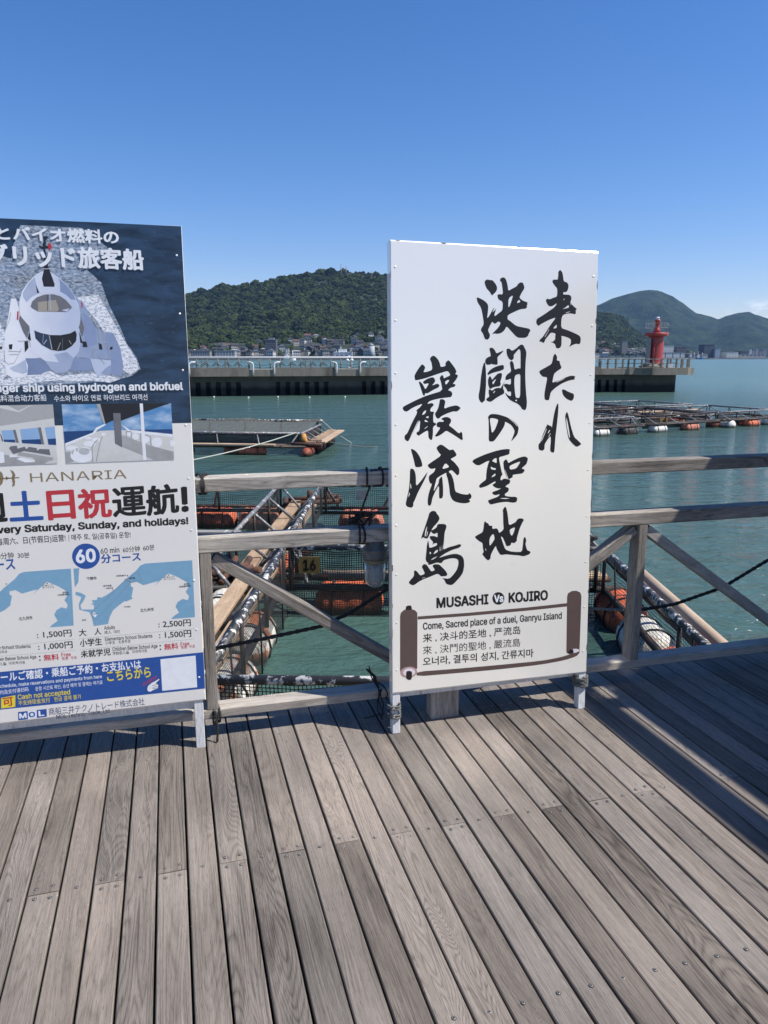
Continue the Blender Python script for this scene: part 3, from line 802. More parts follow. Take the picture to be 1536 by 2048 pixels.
# ------------------------------------------------------------------ the white calligraphy board
TRACE = {
 'rai': ((1060, 530, 11.375), [[
   [(685,105),(735,165),(750,235),(768,372),(840,395),(872,440),(878,500),(855,580),(830,612),(795,620),(762,612),(755,672),(830,672),(905,680),(942,725),(940,790),(915,850),(960,905),(1005,950),(1050,985),(1068,1005),(1040,1025),(1045,1105),(1020,1120),(960,1108),(900,1100),(800,1115),(740,1150),(715,1230),(708,1435),(850,1480),(980,1535),(1090,1585),(1145,1630),(1158,1700),(1135,1805),(1035,1790),(920,1845),(890,1885),(915,1810),(930,1780),(930,1690),(860,1650),(780,1625),(705,1612),(722,1640),(718,1720),(715,1830),(680,1890),(610,1900),(585,1870),(575,1810),(535,1775),(455,1748),(530,1745),(535,1720),(570,1705),(575,1590),(585,1570),(530,1540),(465,1545),(410,1620),(350,1690),(330,1750),(300,1778),(262,1745),(220,1748),(212,1725),(240,1680),(290,1640),(380,1500),(440,1400),(520,1290),(560,1240),(580,1195),(480,1230),(380,1275),(240,1350),(200,1388),(160,1360),(138,1305),(155,1225),(250,1170),(380,1085),(440,1040),(530,985),(600,905),(605,870),(560,905),(500,938),(440,942),(400,905),(355,810),(388,762),(445,782),(530,745),(615,718),(622,540),(570,480),(520,410),(508,375),(520,340),(560,328),(630,338),(645,215),(638,165)],
   [(735,1005),(800,970),(875,905),(892,965),(830,985)],[(525,1445),(560,1400),(605,1350),(608,1435)],[(752,790),(790,765),(795,775),(755,800)],[(800,1085),(890,1062),(920,1050),(890,1075),(830,1090)],[(905,855),(945,905),(935,915)],[(330,1640),(400,1530),(440,1440),(425,1500),(345,1640)]]]),
 'ta': ((1060, 700, 9.308), [[
   [(462,60),(500,110),(505,150),(498,195),(550,200),(560,260),(592,335),(510,390),(450,440),(430,520),(415,610),(480,585),(560,560),(650,515),(740,482),(800,478),(848,492),(828,520),(835,550),(760,560),(680,585),(580,630),(470,705),(385,785),(365,890),(350,935),(300,935),(272,920),(265,830),(290,680),(325,505),(235,500),(190,450),(172,415),(180,385),(290,325),(400,262),(420,190),(430,125)],
   [(480,598),(560,565),(640,528),(650,532),(560,575),(490,605)]],
   [[(592,735),(640,735),(700,770),(770,800),(810,812),(820,850),(815,900),(780,948),(740,940),(680,910),(630,860),(605,815)]],
   [[(512,990),(532,1020),(522,1200),(500,1400),(470,1650),(455,1880),(440,1912),(405,1908),(375,1880),(378,1790),(388,1700),(385,1600),(330,1660),(270,1760),(272,1840),(235,1878),(165,1860),(155,1790),(165,1745),(195,1720),(240,1570),(300,1430),(325,1380),(365,1410),(398,1415),(405,1455),(415,1400),(440,1230),(475,1080)],
    [(325,1560),(355,1495),(378,1485),(350,1540)],[(208,1690),(262,1560),(305,1460),(314,1465),(268,1580),(218,1700)],[(340,1620),(380,1545),(384,1560),(350,1620)]],
   [[(687,1145),(712,1200),(760,1420),(820,1620),(890,1680),(958,1750),(920,1780),(865,1808),(790,1745),(720,1660),(690,1520),(660,1320),(655,1260),(660,1200)],
    [(672,1240),(700,1330),(745,1600),(738,1650),(712,1560),(680,1380)]]]),
 'ketsu': ((940, 545, 11.815), [[
   [(345,205),(400,160),(490,182),(530,178),(600,260),(640,340),(638,410),(600,470),(540,525),(530,548),(500,520),(460,450),(395,385),(350,280)]],
   [[(158,585),(215,600),(330,660),(405,725),(432,790),(425,920),(402,1095),(470,1000),(530,880),(585,815),(545,905),(525,945),(590,890),(620,840),(600,920),(575,1000),(585,1035),(680,960),(768,890),(775,690),(670,640),(640,530),(705,508),(750,520),(778,490),(770,400),(745,225),(705,195),(712,155),(750,118),(790,115),(835,135),(870,220),(890,310),(905,435),(1000,380),(1105,325),(1130,275),(1180,235),(1245,235),(1270,290),(1290,370),(1215,490),(1165,595),(1210,635),(1270,675),(1365,705),(1350,740),(1362,765),(1330,790),(1358,808),(1320,855),(1200,865),(1090,910),(890,1005),(885,1105),(960,1155),(1085,1260),(1240,1295),(1395,1325),(1432,1370),(1390,1440),(1370,1505),(1305,1545),(1150,1545),(1080,1505),(980,1395),(862,1265),(820,1360),(740,1430),(650,1452),(570,1440),(512,1470),(560,1410),(650,1320),(700,1250),(722,1185),(670,1155),(620,1195),(585,1215),(550,1190),(525,1160),(480,1240),(420,1365),(475,1470),(460,1540),(430,1580),(390,1590),(345,1565),(310,1450),(255,1375),(265,1320),(328,1220),(300,1020),(265,840),(190,725),(165,660)],
   [(910,610),(1020,530),(975,690),(930,810),(905,820)],[(1100,730),(1155,635),(1198,695)],[(1172,598),(1180,592),(1240,655),(1230,662)]]]),
 'tou': ((940, 680, 11.815), [[
   [(338,520),(360,560),(375,700),(382,900),(378,1100),(360,1300),(350,1440),(320,1450),(295,1488),(250,1470),(210,1400),(202,1310),(235,1130),(255,900),(280,730),(305,600)]],
   [[(455,205),(490,178),(545,190),(590,245),(625,320),(720,275),(805,245),(740,320),(645,405),(655,500),(650,590),(520,575),(505,555),(490,580),(400,590),(365,550),(355,505),(375,440),(435,400),(495,380),(475,290)]],
   [[(415,785),(470,710),(580,640),(700,600),(780,588),(800,610),(803,690),(720,730),(590,760),(480,800),(430,828),(412,810)]],
   [[(468,850),(500,880),(520,945),(590,860),(660,790),(735,778),(758,800),(750,880),(710,1005),(735,1030),(705,1095),(600,1105),(520,1130),(500,1155),(460,1150),(430,1060),(422,960),(440,890)],[(525,1000),(565,960),(625,910),(545,1060)]],
   [[(440,1180),(470,1160),(520,1200),(600,1140),(700,1125),(710,1150),(780,1050),(830,950),(790,1060),(780,1140),(808,1200),(808,1265),(700,1320),(590,1390),(500,1460),(430,1455),(378,1410),(400,1375),(460,1335),(440,1260)],[(545,1250),(570,1210),(605,1195),(560,1260)]],
   [[(860,210),(930,200),(990,258),(1080,210),(1165,130),(1210,105),(1255,115),(1280,165),(1320,240),(1335,310),(1315,500),(1305,800),(1310,1000),(1325,1250),(1345,1450),(1340,1570),(1315,1650),(1280,1655),(1230,1635),(1195,1570),(1120,1500),(1030,1465),(940,1415),(870,1330),(820,1230),(900,1310),(970,1330),(970,1210),(890,1225),(860,1150),(800,1080),(800,1050),(850,1030),(965,1060),(970,905),(900,940),(830,945),(845,860),(880,810),(975,745),(950,600),(940,530),(970,495),(1000,500),(1030,550),(1052,705),(1150,665),(1195,680),(1195,500),(1195,260),(1160,205),(1095,280),(1030,355),(1038,420),(1010,465),(965,480),(920,440),(885,380),(865,310)],
    [(1075,825),(1190,795),(1190,1000),(1185,1365),(1085,1370),(1062,1250),(1055,1150),(1045,1020),(1050,900)],[(1062,1420),(1100,1405),(1120,1430),(1085,1450)]]]),
 'no': ((940, 815, 10.238), [[
   [(365,205),(390,160),(435,132),(545,135),(640,158),(740,190),(850,245),(930,310),(990,390),(995,450),(975,540),(935,600),(835,705),(870,620),(905,530),(912,475),(880,410),(830,350),(770,315),(715,290),(715,345),(680,420),(630,500),(560,600),(490,690),(430,702),(395,690),(382,660),(385,500),(380,240)],
   [(412,218),(500,222),(582,250),(555,340),(510,450),(448,530),(430,400),(408,280)],[(770,205),(860,258),(925,320),(975,385),(966,388),(910,320),(850,268)]],
   [[(42,1105),(85,1060),(200,1005),(350,945),(520,890),(650,860),(760,848),(822,858),(808,900),(808,955),(700,990),(592,1018),(605,1110),(630,1230),(650,1320),(668,1375),(630,1420),(625,1500),(700,1450),(810,1475),(825,1500),(812,1555),(760,1585),(720,1620),(780,1640),(800,1670),(775,1730),(715,1765),(715,1810),(850,1830),(920,1825),(972,1850),(960,1880),(970,1900),(935,1945),(860,1950),(760,1930),(640,1940),(500,1970),(428,1990),(390,1960),(368,1920),(380,1895),(480,1860),(575,1825),(615,1770),(540,1795),(485,1790),(450,1750),(470,1725),(560,1695),(640,1655),(570,1660),(500,1630),(458,1590),(470,1570),(520,1545),(520,1505),(430,1560),(330,1615),(210,1650),(185,1625),(190,1590),(240,1540),(330,1475),(330,1390),(345,1260),(370,1160),(400,1085),(330,1110),(250,1155),(190,1185),(130,1180),(80,1145)],
    [(450,1100),(490,1050),(548,1030),(545,1145),(500,1118)],[(425,1205),(480,1240),(530,1240),(525,1280),(430,1265)],[(440,1425),(470,1385),(520,1345),(520,1395),(450,1428)],[(600,1858),(720,1850),(830,1862),(700,1874)]],
   [[(680,1110),(735,1055),(770,1095),(780,1140),(900,1075),(1020,1020),(1130,998),(1190,1040),(1175,1100),(1155,1160),(1050,1250),(1100,1260),(1125,1280),(1080,1350),(960,1365),(870,1380),(878,1425),(840,1445),(800,1470),(760,1440),(720,1350),(690,1230)],[(805,1200),(900,1150),(1035,1100),(1000,1170),(945,1250),(820,1275)],[(706,1270),(718,1275),(785,1450),(772,1452)]]]),
 'chi': ((940, 1005, 11.815), [[
   [(352,435),(395,485),(430,488),(455,550),(530,545),(525,605),(545,625),(630,605),(665,650),(692,725),(795,640),(785,500),(780,230),(770,190),(810,110),(848,98),(885,240),(905,400),(920,545),(1085,460),(1110,405),(1165,372),(1250,380),(1275,415),(1235,480),(1180,600),(1140,730),(1105,850),(1112,900),(1050,965),(975,945),(960,1015),(860,1040),(820,930),(770,820),(725,800),(790,990),(835,1110),(950,1155),(1100,1170),(1225,1165),(1250,1000),(1260,860),(1295,805),(1328,870),(1325,930),(1310,985),(1350,1130),(1410,1145),(1435,1185),(1390,1230),(1265,1275),(1150,1250),(1000,1240),(850,1225),(720,1245),(670,1170),(635,1110),(610,1020),(550,1120),(490,1240),(485,1330),(430,1370),(380,1340),(340,1290),(285,1220),(325,1170),(305,1090),(295,955),(220,920),(125,840),(120,800),(220,745),(300,700),(320,600),(330,490)],
   [(465,1030),(455,900),(485,800),(555,735),(585,855),(530,950)],[(935,640),(1070,575),(1030,720),(990,790),(950,740)],[(360,1090),(372,1085),(382,1135),(370,1140)]]]),
 'gan': ((795, 700, 10.779), [[
   [(535,300),(598,365),(590,410),(555,480),(640,470),(755,425),(730,260),(695,200),(720,150),(765,120),(810,135),(880,210),(915,290),(930,370),(1040,345),(1030,285),(1070,235),(1105,220),(1150,270),(1240,390),(1275,470),(1240,520),(1302,535),(1295,590),(1240,670),(1190,730),(1245,735),(1250,770),(1215,800),(1150,810),(1085,865),(1160,890),(1185,945),(1160,1015),(1060,1025),(900,1045),(760,1080),(680,1110),(640,1165),(740,1140),(778,1165),(775,1200),(720,1250),(700,1325),(795,1330),(770,1400),(770,1560),(832,1580),(830,1615),(765,1655),(765,1800),(750,1930),(715,1945),(665,1890),(660,1725),(560,1780),(455,1855),(425,1830),(400,1785),(475,1740),(490,1500),(430,1600),(340,1760),(270,1900),(240,1960),(200,1970),(150,1915),(155,1840),(210,1800),(310,1570),(430,1345),(400,1300),(480,1240),(545,1155),(400,1210),(290,1265),(215,1325),(150,1325),(108,1265),(125,1220),(240,1160),(400,1080),(570,1005),(700,960),(970,880),(940,700),(905,600),(955,535),(985,555),(1000,615),(1060,580),(1145,545),(1085,450),(980,480),(800,540),(600,610),(430,650),(380,655),(362,560),(400,480),(480,360)],
   [(1020,690),(1075,645),(1125,650),(1045,755)],[(525,1410),(560,1330),(620,1290),(605,1365)],[(600,1450),(675,1420),(665,1475)],[(590,1500),(650,1535),(665,1550),(585,1550)],[(580,1690),(650,1640),(655,1650),(590,1700)],[(445,1520),(458,1525),(290,1870),(278,1868)]],
   [[(452,672),(500,690),(545,740),(600,850),(640,790),(680,715),(570,735),(545,685),(640,620),(745,585),(790,600),(815,660),(800,700),(740,770),(860,720),(910,760),(880,810),(770,860),(640,940),(600,925),(580,995),(545,965),(500,820)]],
   [[(915,1060),(990,1060),(1035,1105),(1000,1270),(1120,1220),(1275,1188),(1365,1245),(1330,1290),(1275,1330),(1200,1320),(1050,1375),(940,1430),(900,1475),(860,1480),(825,1440),(805,1370),(850,1310),(880,1240),(900,1150)]],
   [[(840,1590),(870,1555),(920,1545),(990,1550),(1000,1520),(945,1495),(960,1465),(1050,1440),(1120,1460),(1158,1500),(1150,1560),(1105,1625),(1200,1690),(1310,1790),(1345,1790),(1370,1755),(1400,1800),(1400,1880),(1412,1915),(1390,1950),(1260,1860),(1130,1780),(1050,1735),(960,1810),(850,1870),(800,1855),(850,1790),(930,1670),(850,1660)]]]),
 'ryu': ((800, 880, 10.24), [[
   [(220,190),(245,178),(330,230),(400,330),(445,440),(460,525),(435,550),(345,560),(310,545),(280,400)]],
   [[(205,590),(260,585),(300,630),(325,730),(328,950),(420,850),(500,740),(570,640),(530,760),(460,900),(370,1070),(300,1240),(275,1280),(272,1350),(240,1390),(150,1370),(112,1320),(150,1150),(185,1000),(200,800)],[(208,920),(220,880),(235,985),(218,1000)],[(170,1160),(190,1060),(200,1110),(180,1165)]],
   [[(740,160),(810,95),(870,100),(950,160),(1015,210),(1085,190),(1120,230),(1158,290),(1150,325),(1090,360),(1030,390),(1110,450),(1215,580),(1215,690),(1175,732),(1110,660),(1050,610),(990,650),(1050,700),(1100,830),(1130,1055),(1200,1085),(1280,1110),(1395,1120),(1420,1080),(1470,1140),(1450,1205),(1400,1215),(1440,1245),(1420,1280),(1320,1300),(1200,1285),(1110,1255),(1060,1210),(1020,1110),(1010,980),(980,800),(945,700),(955,665),(850,720),(750,785),(735,850),(705,960),(685,1060),(790,890),(800,800),(855,740),(870,800),(885,1000),(880,1180),(820,1205),(800,1180),(800,920),(740,1020),(665,1180),(640,1320),(600,1355),(570,1320),(565,1230),(590,1080),(660,890),(620,895),(590,820),(590,735),(700,655),(730,570),(680,590),(620,590),(555,520),(640,455),(850,315),(790,250)],
   [(930,465),(1020,555),(855,600)]]]),
 'tou2': ((810, 1010, 10.971), [[
   [(530,180),(570,140),(625,125),(680,145),(700,195),(735,225),(762,300),(720,380),(610,495),(560,600),(500,735),(440,735),(400,705),(355,748),(360,700),(430,500),(520,230)],[(432,690),(446,560),(488,450),(470,600),(450,690)],[(470,690),(500,560),(505,600),(480,690)]],
   [[(715,415),(860,415),(905,440),(912,490),(870,600),(855,800),(830,985),(960,925),(1100,890),(1185,858),(1235,870),(1220,915),(1170,945),(1050,980),(900,1050),(800,1115),(740,1160),(900,1110),(1030,1075),(1140,1070),(1240,1110),(1290,1180),(1302,1330),(1270,1490),(1200,1590),(1080,1720),(1020,1760),(930,1745),(890,1710),(870,1650),(810,1605),(970,1620),(1060,1530),(1140,1420),(1175,1290),(1165,1200),(1100,1170),(1000,1170),(850,1210),(800,1280),(700,1260),(560,1310),(500,1310),(515,1265),(480,1260),(450,1195),(465,1050),(480,880),(505,765),(525,850),(535,945),(620,920),(700,885),(705,835),(640,840),(595,880),(620,815),(560,750),(535,700),(560,680),(650,680),(715,715),(715,600),(650,640),(600,620),(560,565),(640,530),(695,490)],
    [(540,1020),(580,1050),(545,1090)],[(615,1085),(670,1000),(720,975),(720,1030)],[(560,1215),(620,1160),(720,1120),(640,1180)],[(760,1010),(768,870),(778,1010)],[(805,990),(820,840),(815,1000)]],
   [[(195,1440),(245,1440),(290,1490),(335,1550),(440,1510),(400,1420),(365,1350),(400,1310),(405,1295),(470,1305),(530,1390),(575,1460),(660,1430),(600,1335),(640,1300),(740,1300),(800,1350),(880,1430),(930,1510),(920,1555),(790,1570),(745,1520),(700,1510),(560,1570),(400,1630),(290,1690),(230,1740),(165,1765),(110,1735),(78,1700),(130,1630),(170,1590),(200,1540)],[(370,1605),(440,1580),(445,1588),(380,1612)]]]),
}
M['ink'] = ink('brush_ink', (0.008, 0.008, 0.009), 0.45); M['ink_text'] = ink('printed_black', (0.012, 0.011, 0.012), 0.4)
M['brown'] = ink('scroll_brown', (0.105, 0.070, 0.060)); M['brown_d'] = ink('scroll_dark_knob', (0.02, 0.012, 0.012)); M['rosy'] = ink('scroll_rosy', (0.45, 0.29, 0.28)); M['paper'] = ink('scroll_paper', (0.74, 0.68, 0.69))
M['pwhite'] = ink('printed_white', (0.82, 0.84, 0.86))

def white_sign():
    root = empty('notice_board', un(0.44, 0.03, 0), 'white notice board with big black brush calligraphy and a brown scroll drawing', 'notice board')
    bd = Board(un(0, -0.004, 0.0), 0.08)
    P, pan = board_body(bd, [(780.5, 479), (1197, 503), (1173, 1345), (784.5, 1388)], root, M['sheet'])
    sl = bd.loc(784.5, 1388)[0]; sr = bd.loc(1173, 1345)[0]
    for s0 in (sl + 0.018, sr - 0.018):
        tilt = 0.013
        top = bd.w((s0 + 0.023, 1.90), -0.0255); d = bd.T + 0.013 * bd.S; foot = top - d * (top[2] / d[2])
        MB().beam(foot, top, 0.034, 0.040, up=bd.nrm, bev=0.002).build('leg', M['leg_paint'], root)
    # frame battens behind the sheet
    for tt in (0.165, 0.95, 1.97):
        MB().beam(bd.w((sl + 0.04, tt), -0.060), bd.w((sr - 0.02, tt), -0.060), 0.028, 0.04, up=bd.T).build('batten', M['leg_paint'], root)
    for key, (o, shapes) in TRACE.items():
        pr = Print(bd); tr = tr_(*o)
        for k, sh in enumerate(shapes):
            pr.poly(sh[0], 1 + 0.5 * k, 0, tr, sh[1:], smooth=1)
        pr.build('brush_character', M['ink'], root)
    # chipped paint along the folded edges
    M['primer'] = plain('chipped_primer', (.10, .085, .07), .8); rr = random.Random(3)
    for (a, c, n_) in (((784, 480.4), (1196, 503.6), 5), ((1196.4, 506), (1173.2, 1342), 15), ((781.5, 500), (785.5, 1380), 7)):
        for q in range(n_):
            t0 = rr.random(); ln = rr.uniform(.004, .035); w_ = rr.uniform(.5, 1.6); dx, dy = (c[0] - a[0]), (c[1] - a[1]); L_ = math.hypot(dx, dy); nx, ny = -dy / L_, dx / L_
            if q % 3 == 0: w_ *= 1.4
            sg_ = 1 if a[0] < 1000 and c[0] > 1000 else (1 if a[0] > 1000 else -1)
            p = lambda t, o: (a[0] + dx * t + nx * o * sg_, a[1] + dy * t + ny * o * sg_)
            pr = Print(bd); pr.poly([p(t0, -.6), p(t0 + ln * .3, w_ * .7), p(t0 + ln * .6, w_), p(t0 + ln, -.6)], 1, 0); pr.build('paint_chip', [M['primer']], root)
    tr = tr_(760, 1150, 3.4133)
    pr = Print(bd)
    pr.text('MUSASHI', (385, 229), (741, 201), 74, 1, 0, tr, 0.034)
    pr.text('KOJIRO', (877, 192), (1146, 172), 72, 1, 0, tr, 0.034)
    pr.poly(ell(808, 160, 41, 43), 1, 0, tr)
    pr.text('Vs', (779, 188), (842, 184), 52, 2, 1, tr, 0.03)
    pr.build('title_lettering', [M['ink_text'], M['pwhite']], root)
    pr = Print(bd)
    pr.text('Come, Sacred place of a duel, Ganryu Island', (293, 373), (1241, 297), 49, 1, 0, tr, 0.022, 'b')
    pr.text('来 , 决斗的圣地 , 严流岛', (293, 464), (958, 406), 62, 1, 0, tr, 0.012)
    pr.text('來 , 決鬥的聖地 , 嚴流島', (293, 547), (958, 490), 62, 1, 0, tr, 0.004)
    pr.text('오너라, 결투의 성지, 간류지마', (293, 624), (1048, 562), 62, 1, 0, tr, 0.018)
    pr.build('caption_lettering', [M['ink_text']], root)
    pr = Print(bd)
    pr.poly([(258,283),(600,258),(1000,222),(1277,192),(1277,215),(1000,244),(600,280),(258,304)], 1, 0, tr)
    pr.poly([(250,660),(500,642),(800,615),(1100,586),(1230,562),(1300,540),(1358,512),(1364,530),(1340,556),(1260,582),(1100,612),(800,646),(500,672),(250,693)], 1, 0, tr, smooth=1)
    pr.poly([(137,280),(142,258),(165,238),(200,232),(235,238),(254,256),(256,300),(254,640),(137,660)], 2, 0, tr)
    pr.poly([(1277,150),(1283,125),(1310,109),(1340,107),(1368,120),(1375,145),(1370,300),(1362,515),(1272,525)], 2, 0, tr)
    pr.poly(ell(196, 664, 58, 38, 36, -0.12), 3, 2, tr); pr.poly(ell(199, 664, 41, 27, 36, -0.12), 4, 3, tr)
    pr.poly([(174,238),(178,215),(190,208),(210,208),(216,218),(218,238)], 3, 1, tr)
    pr.poly([(178,665),(185,655),(205,654),(219,662),(217,708),(205,717),(188,714),(178,704)], 5, 1, tr, smooth=1)
    pr.poly(ell(1318, 520, 45, 20, 30, -0.12), 3, 0, tr); pr.poly(ell(1322, 518, 39, 14, 30, -0.12), 4, 3, tr)
    pr.poly([(1282,522),(1296,508),(1318,506),(1322,530),(1300,536),(1286,534)], 5, 1, tr)
    pr.build('scroll_drawing', [M['brown'], M['brown_d'], M['rosy'], M['paper']], root)
    return root, bd
wsign, WB = white_sign()

# ------------------------------------------------------------------ the ship poster board
def foam_mat(name, dark, light, lo, hi, sc):
    """printed photograph of sea: dark swell with white flecks"""
    t = NT(name); uv = t.node('ShaderNodeUVMap', uv_map='UVMap').outputs[0]
    n = t.noise(t.mapv(uv, (sc, sc * 1.9, 1)), 1.0, 7, 0.72, 0.4); w = t.noise(t.mapv(uv, (9, 26, 1)), 1.0, 4, 0.55, 0.5)
    base = t.mix(t.rng(w, 0.34, 0.68), tuple(q * 0.55 for q in dark), tuple(q * 1.5 for q in dark))
    t.set(Base_Color=t.mix(t.rng(n, lo, hi), base, light), Roughness=0.32); return t.m
def cloud_mat(name):
    t = NT(name); uv = t.node('ShaderNodeUVMap', uv_map='UVMap').outputs[0]
    n = t.noise(t.mapv(uv, (9, 22, 1), rot=(0, 0, 0.5)), 1.0, 5, 0.6)
    t.set(Base_Color=t.mix(t.rng(n, 0.45, 0.75), (0.10, 0.27, 0.52), (0.55, 0.68, 0.80)), Roughness=0.32); return t.m
def shade_print(name, a, b, u0, u1, sc=14, vert=False, amt=0.35):
    """printed photograph tone: runs from a to b across the print, with soft blotches"""
    t = NT(name); uv = t.node('ShaderNodeUVMap', uv_map='UVMap').outputs[0]; u, v, _ = t.sep(uv)
    n = t.noise(t.mapv(uv, (sc, sc, 1)), 1.0, 5, 0.6)
    f = t.math('ADD', t.rng(v if vert else u, u0, u1), t.math('MULTIPLY_ADD', n, amt * 2, -amt), clamp=True)
    t.set(Base_Color=t.mix(f, a, b), Roughness=0.32); return t.m
PM = [foam_mat('print_sea', (0.020, 0.046, 0.088), (0.10, 0.16, 0.24), 0.58, 0.85, 40),        # 0
      foam_mat('print_wake', (0.085, 0.14, 0.22), (0.74, 0.78, 0.83), 0.40, 0.74, 75),         # 1
      foam_mat('print_foam', (0.12, 0.19, 0.30), (0.88, 0.89, 0.91), 0.34, 0.54, 85),           # 2
      shade_print('print_ship_white', (0.86, 0.87, 0.90), (0.52, 0.58, 0.72), -1.36, -1.16), shade_print('print_ship_grey', (0.62, 0.66, 0.76), (0.30, 0.37, 0.53), -1.55, -1.10, 20), shade_print('print_ship_blue', (0.14, 0.19, 0.32), (0.26, 0.33, 0.50), -1.5, -1.1, 26),   # 3 4 5
      ink('print_dark', (0.018, 0.019, 0.024)), ink('print_navy', (0.028, 0.05, 0.10)), ink('print_beige', (0.38, 0.34, 0.28)), ink('print_red', (0.52, 0.035, 0.05)),   # 6 7 8 9
      M['pwhite'], ink('print_gold', (0.25, 0.185, 0.10)), ink('print_blue', (0.020, 0.085, 0.33)), ink('print_yellow', (0.80, 0.66, 0.04)),  # 10 11 12 13
      ink('print_mapblue', (0.20, 0.39, 0.54)), shade_print('print_grey', (0.20, 0.20, 0.20), (0.42, 0.42, 0.41), 1.0, 1.3, 24, True, .45), shade_print('print_lightgrey', (0.40, 0.39, 0.36), (0.66, 0.66, 0.63), 1.02, 1.25, 22, True, .5), cloud_mat('print_clouds'),  # 14-17
      ink('print_sea_blue', (0.015, 0.06, 0.19)), M['ink_text'], ink('print_skyblue', (0.28, 0.45, 0.68)), shade_print('print_seat', (0.06, 0.06, 0.07), (0.17, 0.17, 0.19), 1.0, 1.3, 40, True, .6), ink('print_text_navy', (0.03, 0.05, 0.13))]  # 18-22

def poster_sign():
    root = empty('poster_board', un(-1.23, 0.13, 0), 'poster board advertising a white passenger ship, with inset photos, route maps and prices', 'poster board')
    bd = Board(un(0, 0.098 - 0.006, 0.0), 0.012)
    r0 = (412, 1400); tl = (-78, 432.5); bl = (-86, 1475)
    sr = bd.loc(*r0)[0]; sl = sr - 1.0; TR = bd.loc(363, 452); BR = bd.loc(*r0)
    P, pan = board_body(bd, [np.array([sl, TR[1]]), TR, BR, np.array([sl, BR[1] - 0.004])], root, M['poster']); bd.clip = sl + 0.003
    for s0 in (sl + 0.02, sr - 0.030):
        top = bd.w((s0, 1.93), -0.0255); d = bd.T; foot = top - d * (top[2] / d[2])
        MB().beam(foot, top, 0.036, 0.040, up=bd.nrm, bev=0.002).build('leg', M['leg_paint'], root)
    for tt in (0.18, 0.95, 1.97):
        MB().beam(bd.w((sl + 0.04, tt), -0.060), bd.w((sr - 0.04, tt), -0.060), 0.028, 0.04, up=bd.T).build('batten', M['leg_paint'], root)
    A = tr_(0, 420, 3.657); B = tr_(0, 920, 3.4133); C2 = tr_(0, 430, 7.879); C3 = tr_(0, 560, 5.908); E_ = tr_(0, 790, 4.1514); Fm = tr_(140, 1080, 5.689)
    W0 = -520
    # --- the ship photograph
    p = Print(bd)
    p.poly([(W0, 58), (0, 60), (700, 90), (1325, 119), (1343, 480), (1372, 1010), (1400, 1557), (900, 1568), (W0, 1592)], 1, 0, A)
    p.poly([(-255, 300), (0, 330), (300, 430), (640, 440), (740, 530), (770, 620), (800, 700), (835, 770), (880, 860), (930, 980), (1000, 1080), (1028, 1165), (960, 1215), (820, 1250), (300, 1285), (0, 1290), (-255, 1290)], 2, 1, A)
    p.poly([(150, 110), (600, 130), (820, 300), (640, 440), (560, 700), (200, 700), (60, 450), (100, 250)], 1.5, 1, A)
    p.poly([(560, 640), (720, 620), (800, 760), (900, 940), (1000, 1100), (1015, 1165), (950, 1205), (870, 1150), (800, 950), (700, 800)], 3, 2, A)
    p.poly([(770, 890), (830, 900), (880, 1010), (905, 1150), (880, 1215), (800, 1200)], 3.5, 5, A)
    p.poly([(-60, 1160), (60, 1180), (330, 1105), (600, 1075), (700, 1130), (1090, 1100), (1300, 1130), (1420, 1170), (1300, 1215), (1100, 1190), (900, 1200), (700, 1185), (500, 1200), (330, 1225), (200, 1240), (-60, 1250)], 3.6, 2, C3)
    p.poly([(-330, 600), (-40, 420), (60, 620), (50, 900), (80, 1130), (0, 1200), (-330, 1200)], 3, 2, C3)
    # decks and hulls
    p.poly([(130,220),(190,220),(225,330),(230,400),(330,690),(470,920),(300,932),(60,1010),(50,830),(60,620),(100,420)], 5, 3, C3)
    p.poly([(915,235),(965,240),(1030,350),(1060,450),(1130,560),(1215,590),(1235,770),(1300,830),(1310,940),(1070,930),(880,905),(960,700),(990,560),(950,360)], 5, 4, C3)
    p.poly([(985,380),(1060,450),(1130,570),(1150,760),(1010,800),(990,640)], 5.4, 5, C3)
    p.poly([(300,925),(525,925),(600,1060),(480,1115),(320,1125)], 5, 5, C3); p.poly([(865,920),(1070,930),(1095,1070),(830,1075)], 5, 5, C3)
    p.poly([(60,1008),(300,928),(330,1010),(325,1110),(270,1148),(150,1160),(80,1120)], 6, 3, C3); p.poly([(110,1040),(200,1000),(305,940),(325,1090),(270,1110),(160,1080)], 6.4, 4, C3)
    p.poly([(1068,928),(1310,948),(1314,1090),(1260,1130),(1150,1130),(1105,1060)], 6, 3, C3); p.poly([(1190,1105),(1240,1050),(1312,1000),(1314,1090),(1255,1128)], 6.4, 4, C3)
    body = [(650,890),(540,960),(430,1080),(350,1200),(312,1320),(300,1440),(318,1580),(400,1700),(470,1790)]
    left = [C2(*q) for q in body]; right = [C2(*q) for q in [(1255,1790),(1262,1680),(1270,1550),(1240,1400),(1170,1260),(1080,1130),(960,1010),(880,950),(790,890)]]
    nose = [C3(*q) for q in [(350,720),(378,850),(480,920),(540,960),(600,1055),(650,1098),(720,1108),(790,1090),(840,1030),(870,925),(930,850),(958,720)]]
    p.poly(left + nose + right, 7, 3)
    p.poly([(640,880),(790,850),(870,925),(840,1030),(790,1090),(720,1108),(690,960)], 7.5, 4, C3)
    p.poly([(540,955),(700,975),(868,925),(840,1030),(790,1090),(720,1108),(650,1098),(600,1055)], 7.8, 4, C3)
    p.poly([(545,980),(440,1090),(360,1230),(365,1290),(420,1375),(500,1290),(600,1240),(575,1090)], 8, 4, C2)
    p.poly([(562,1090),(622,1225),(588,1235)], 8.5, 6, C2)
    p.poly([(925,1000),(1050,1110),(1150,1240),(1192,1335),(1120,1330),(1050,1262),(950,1205),(945,1060)], 8, 5, C2)
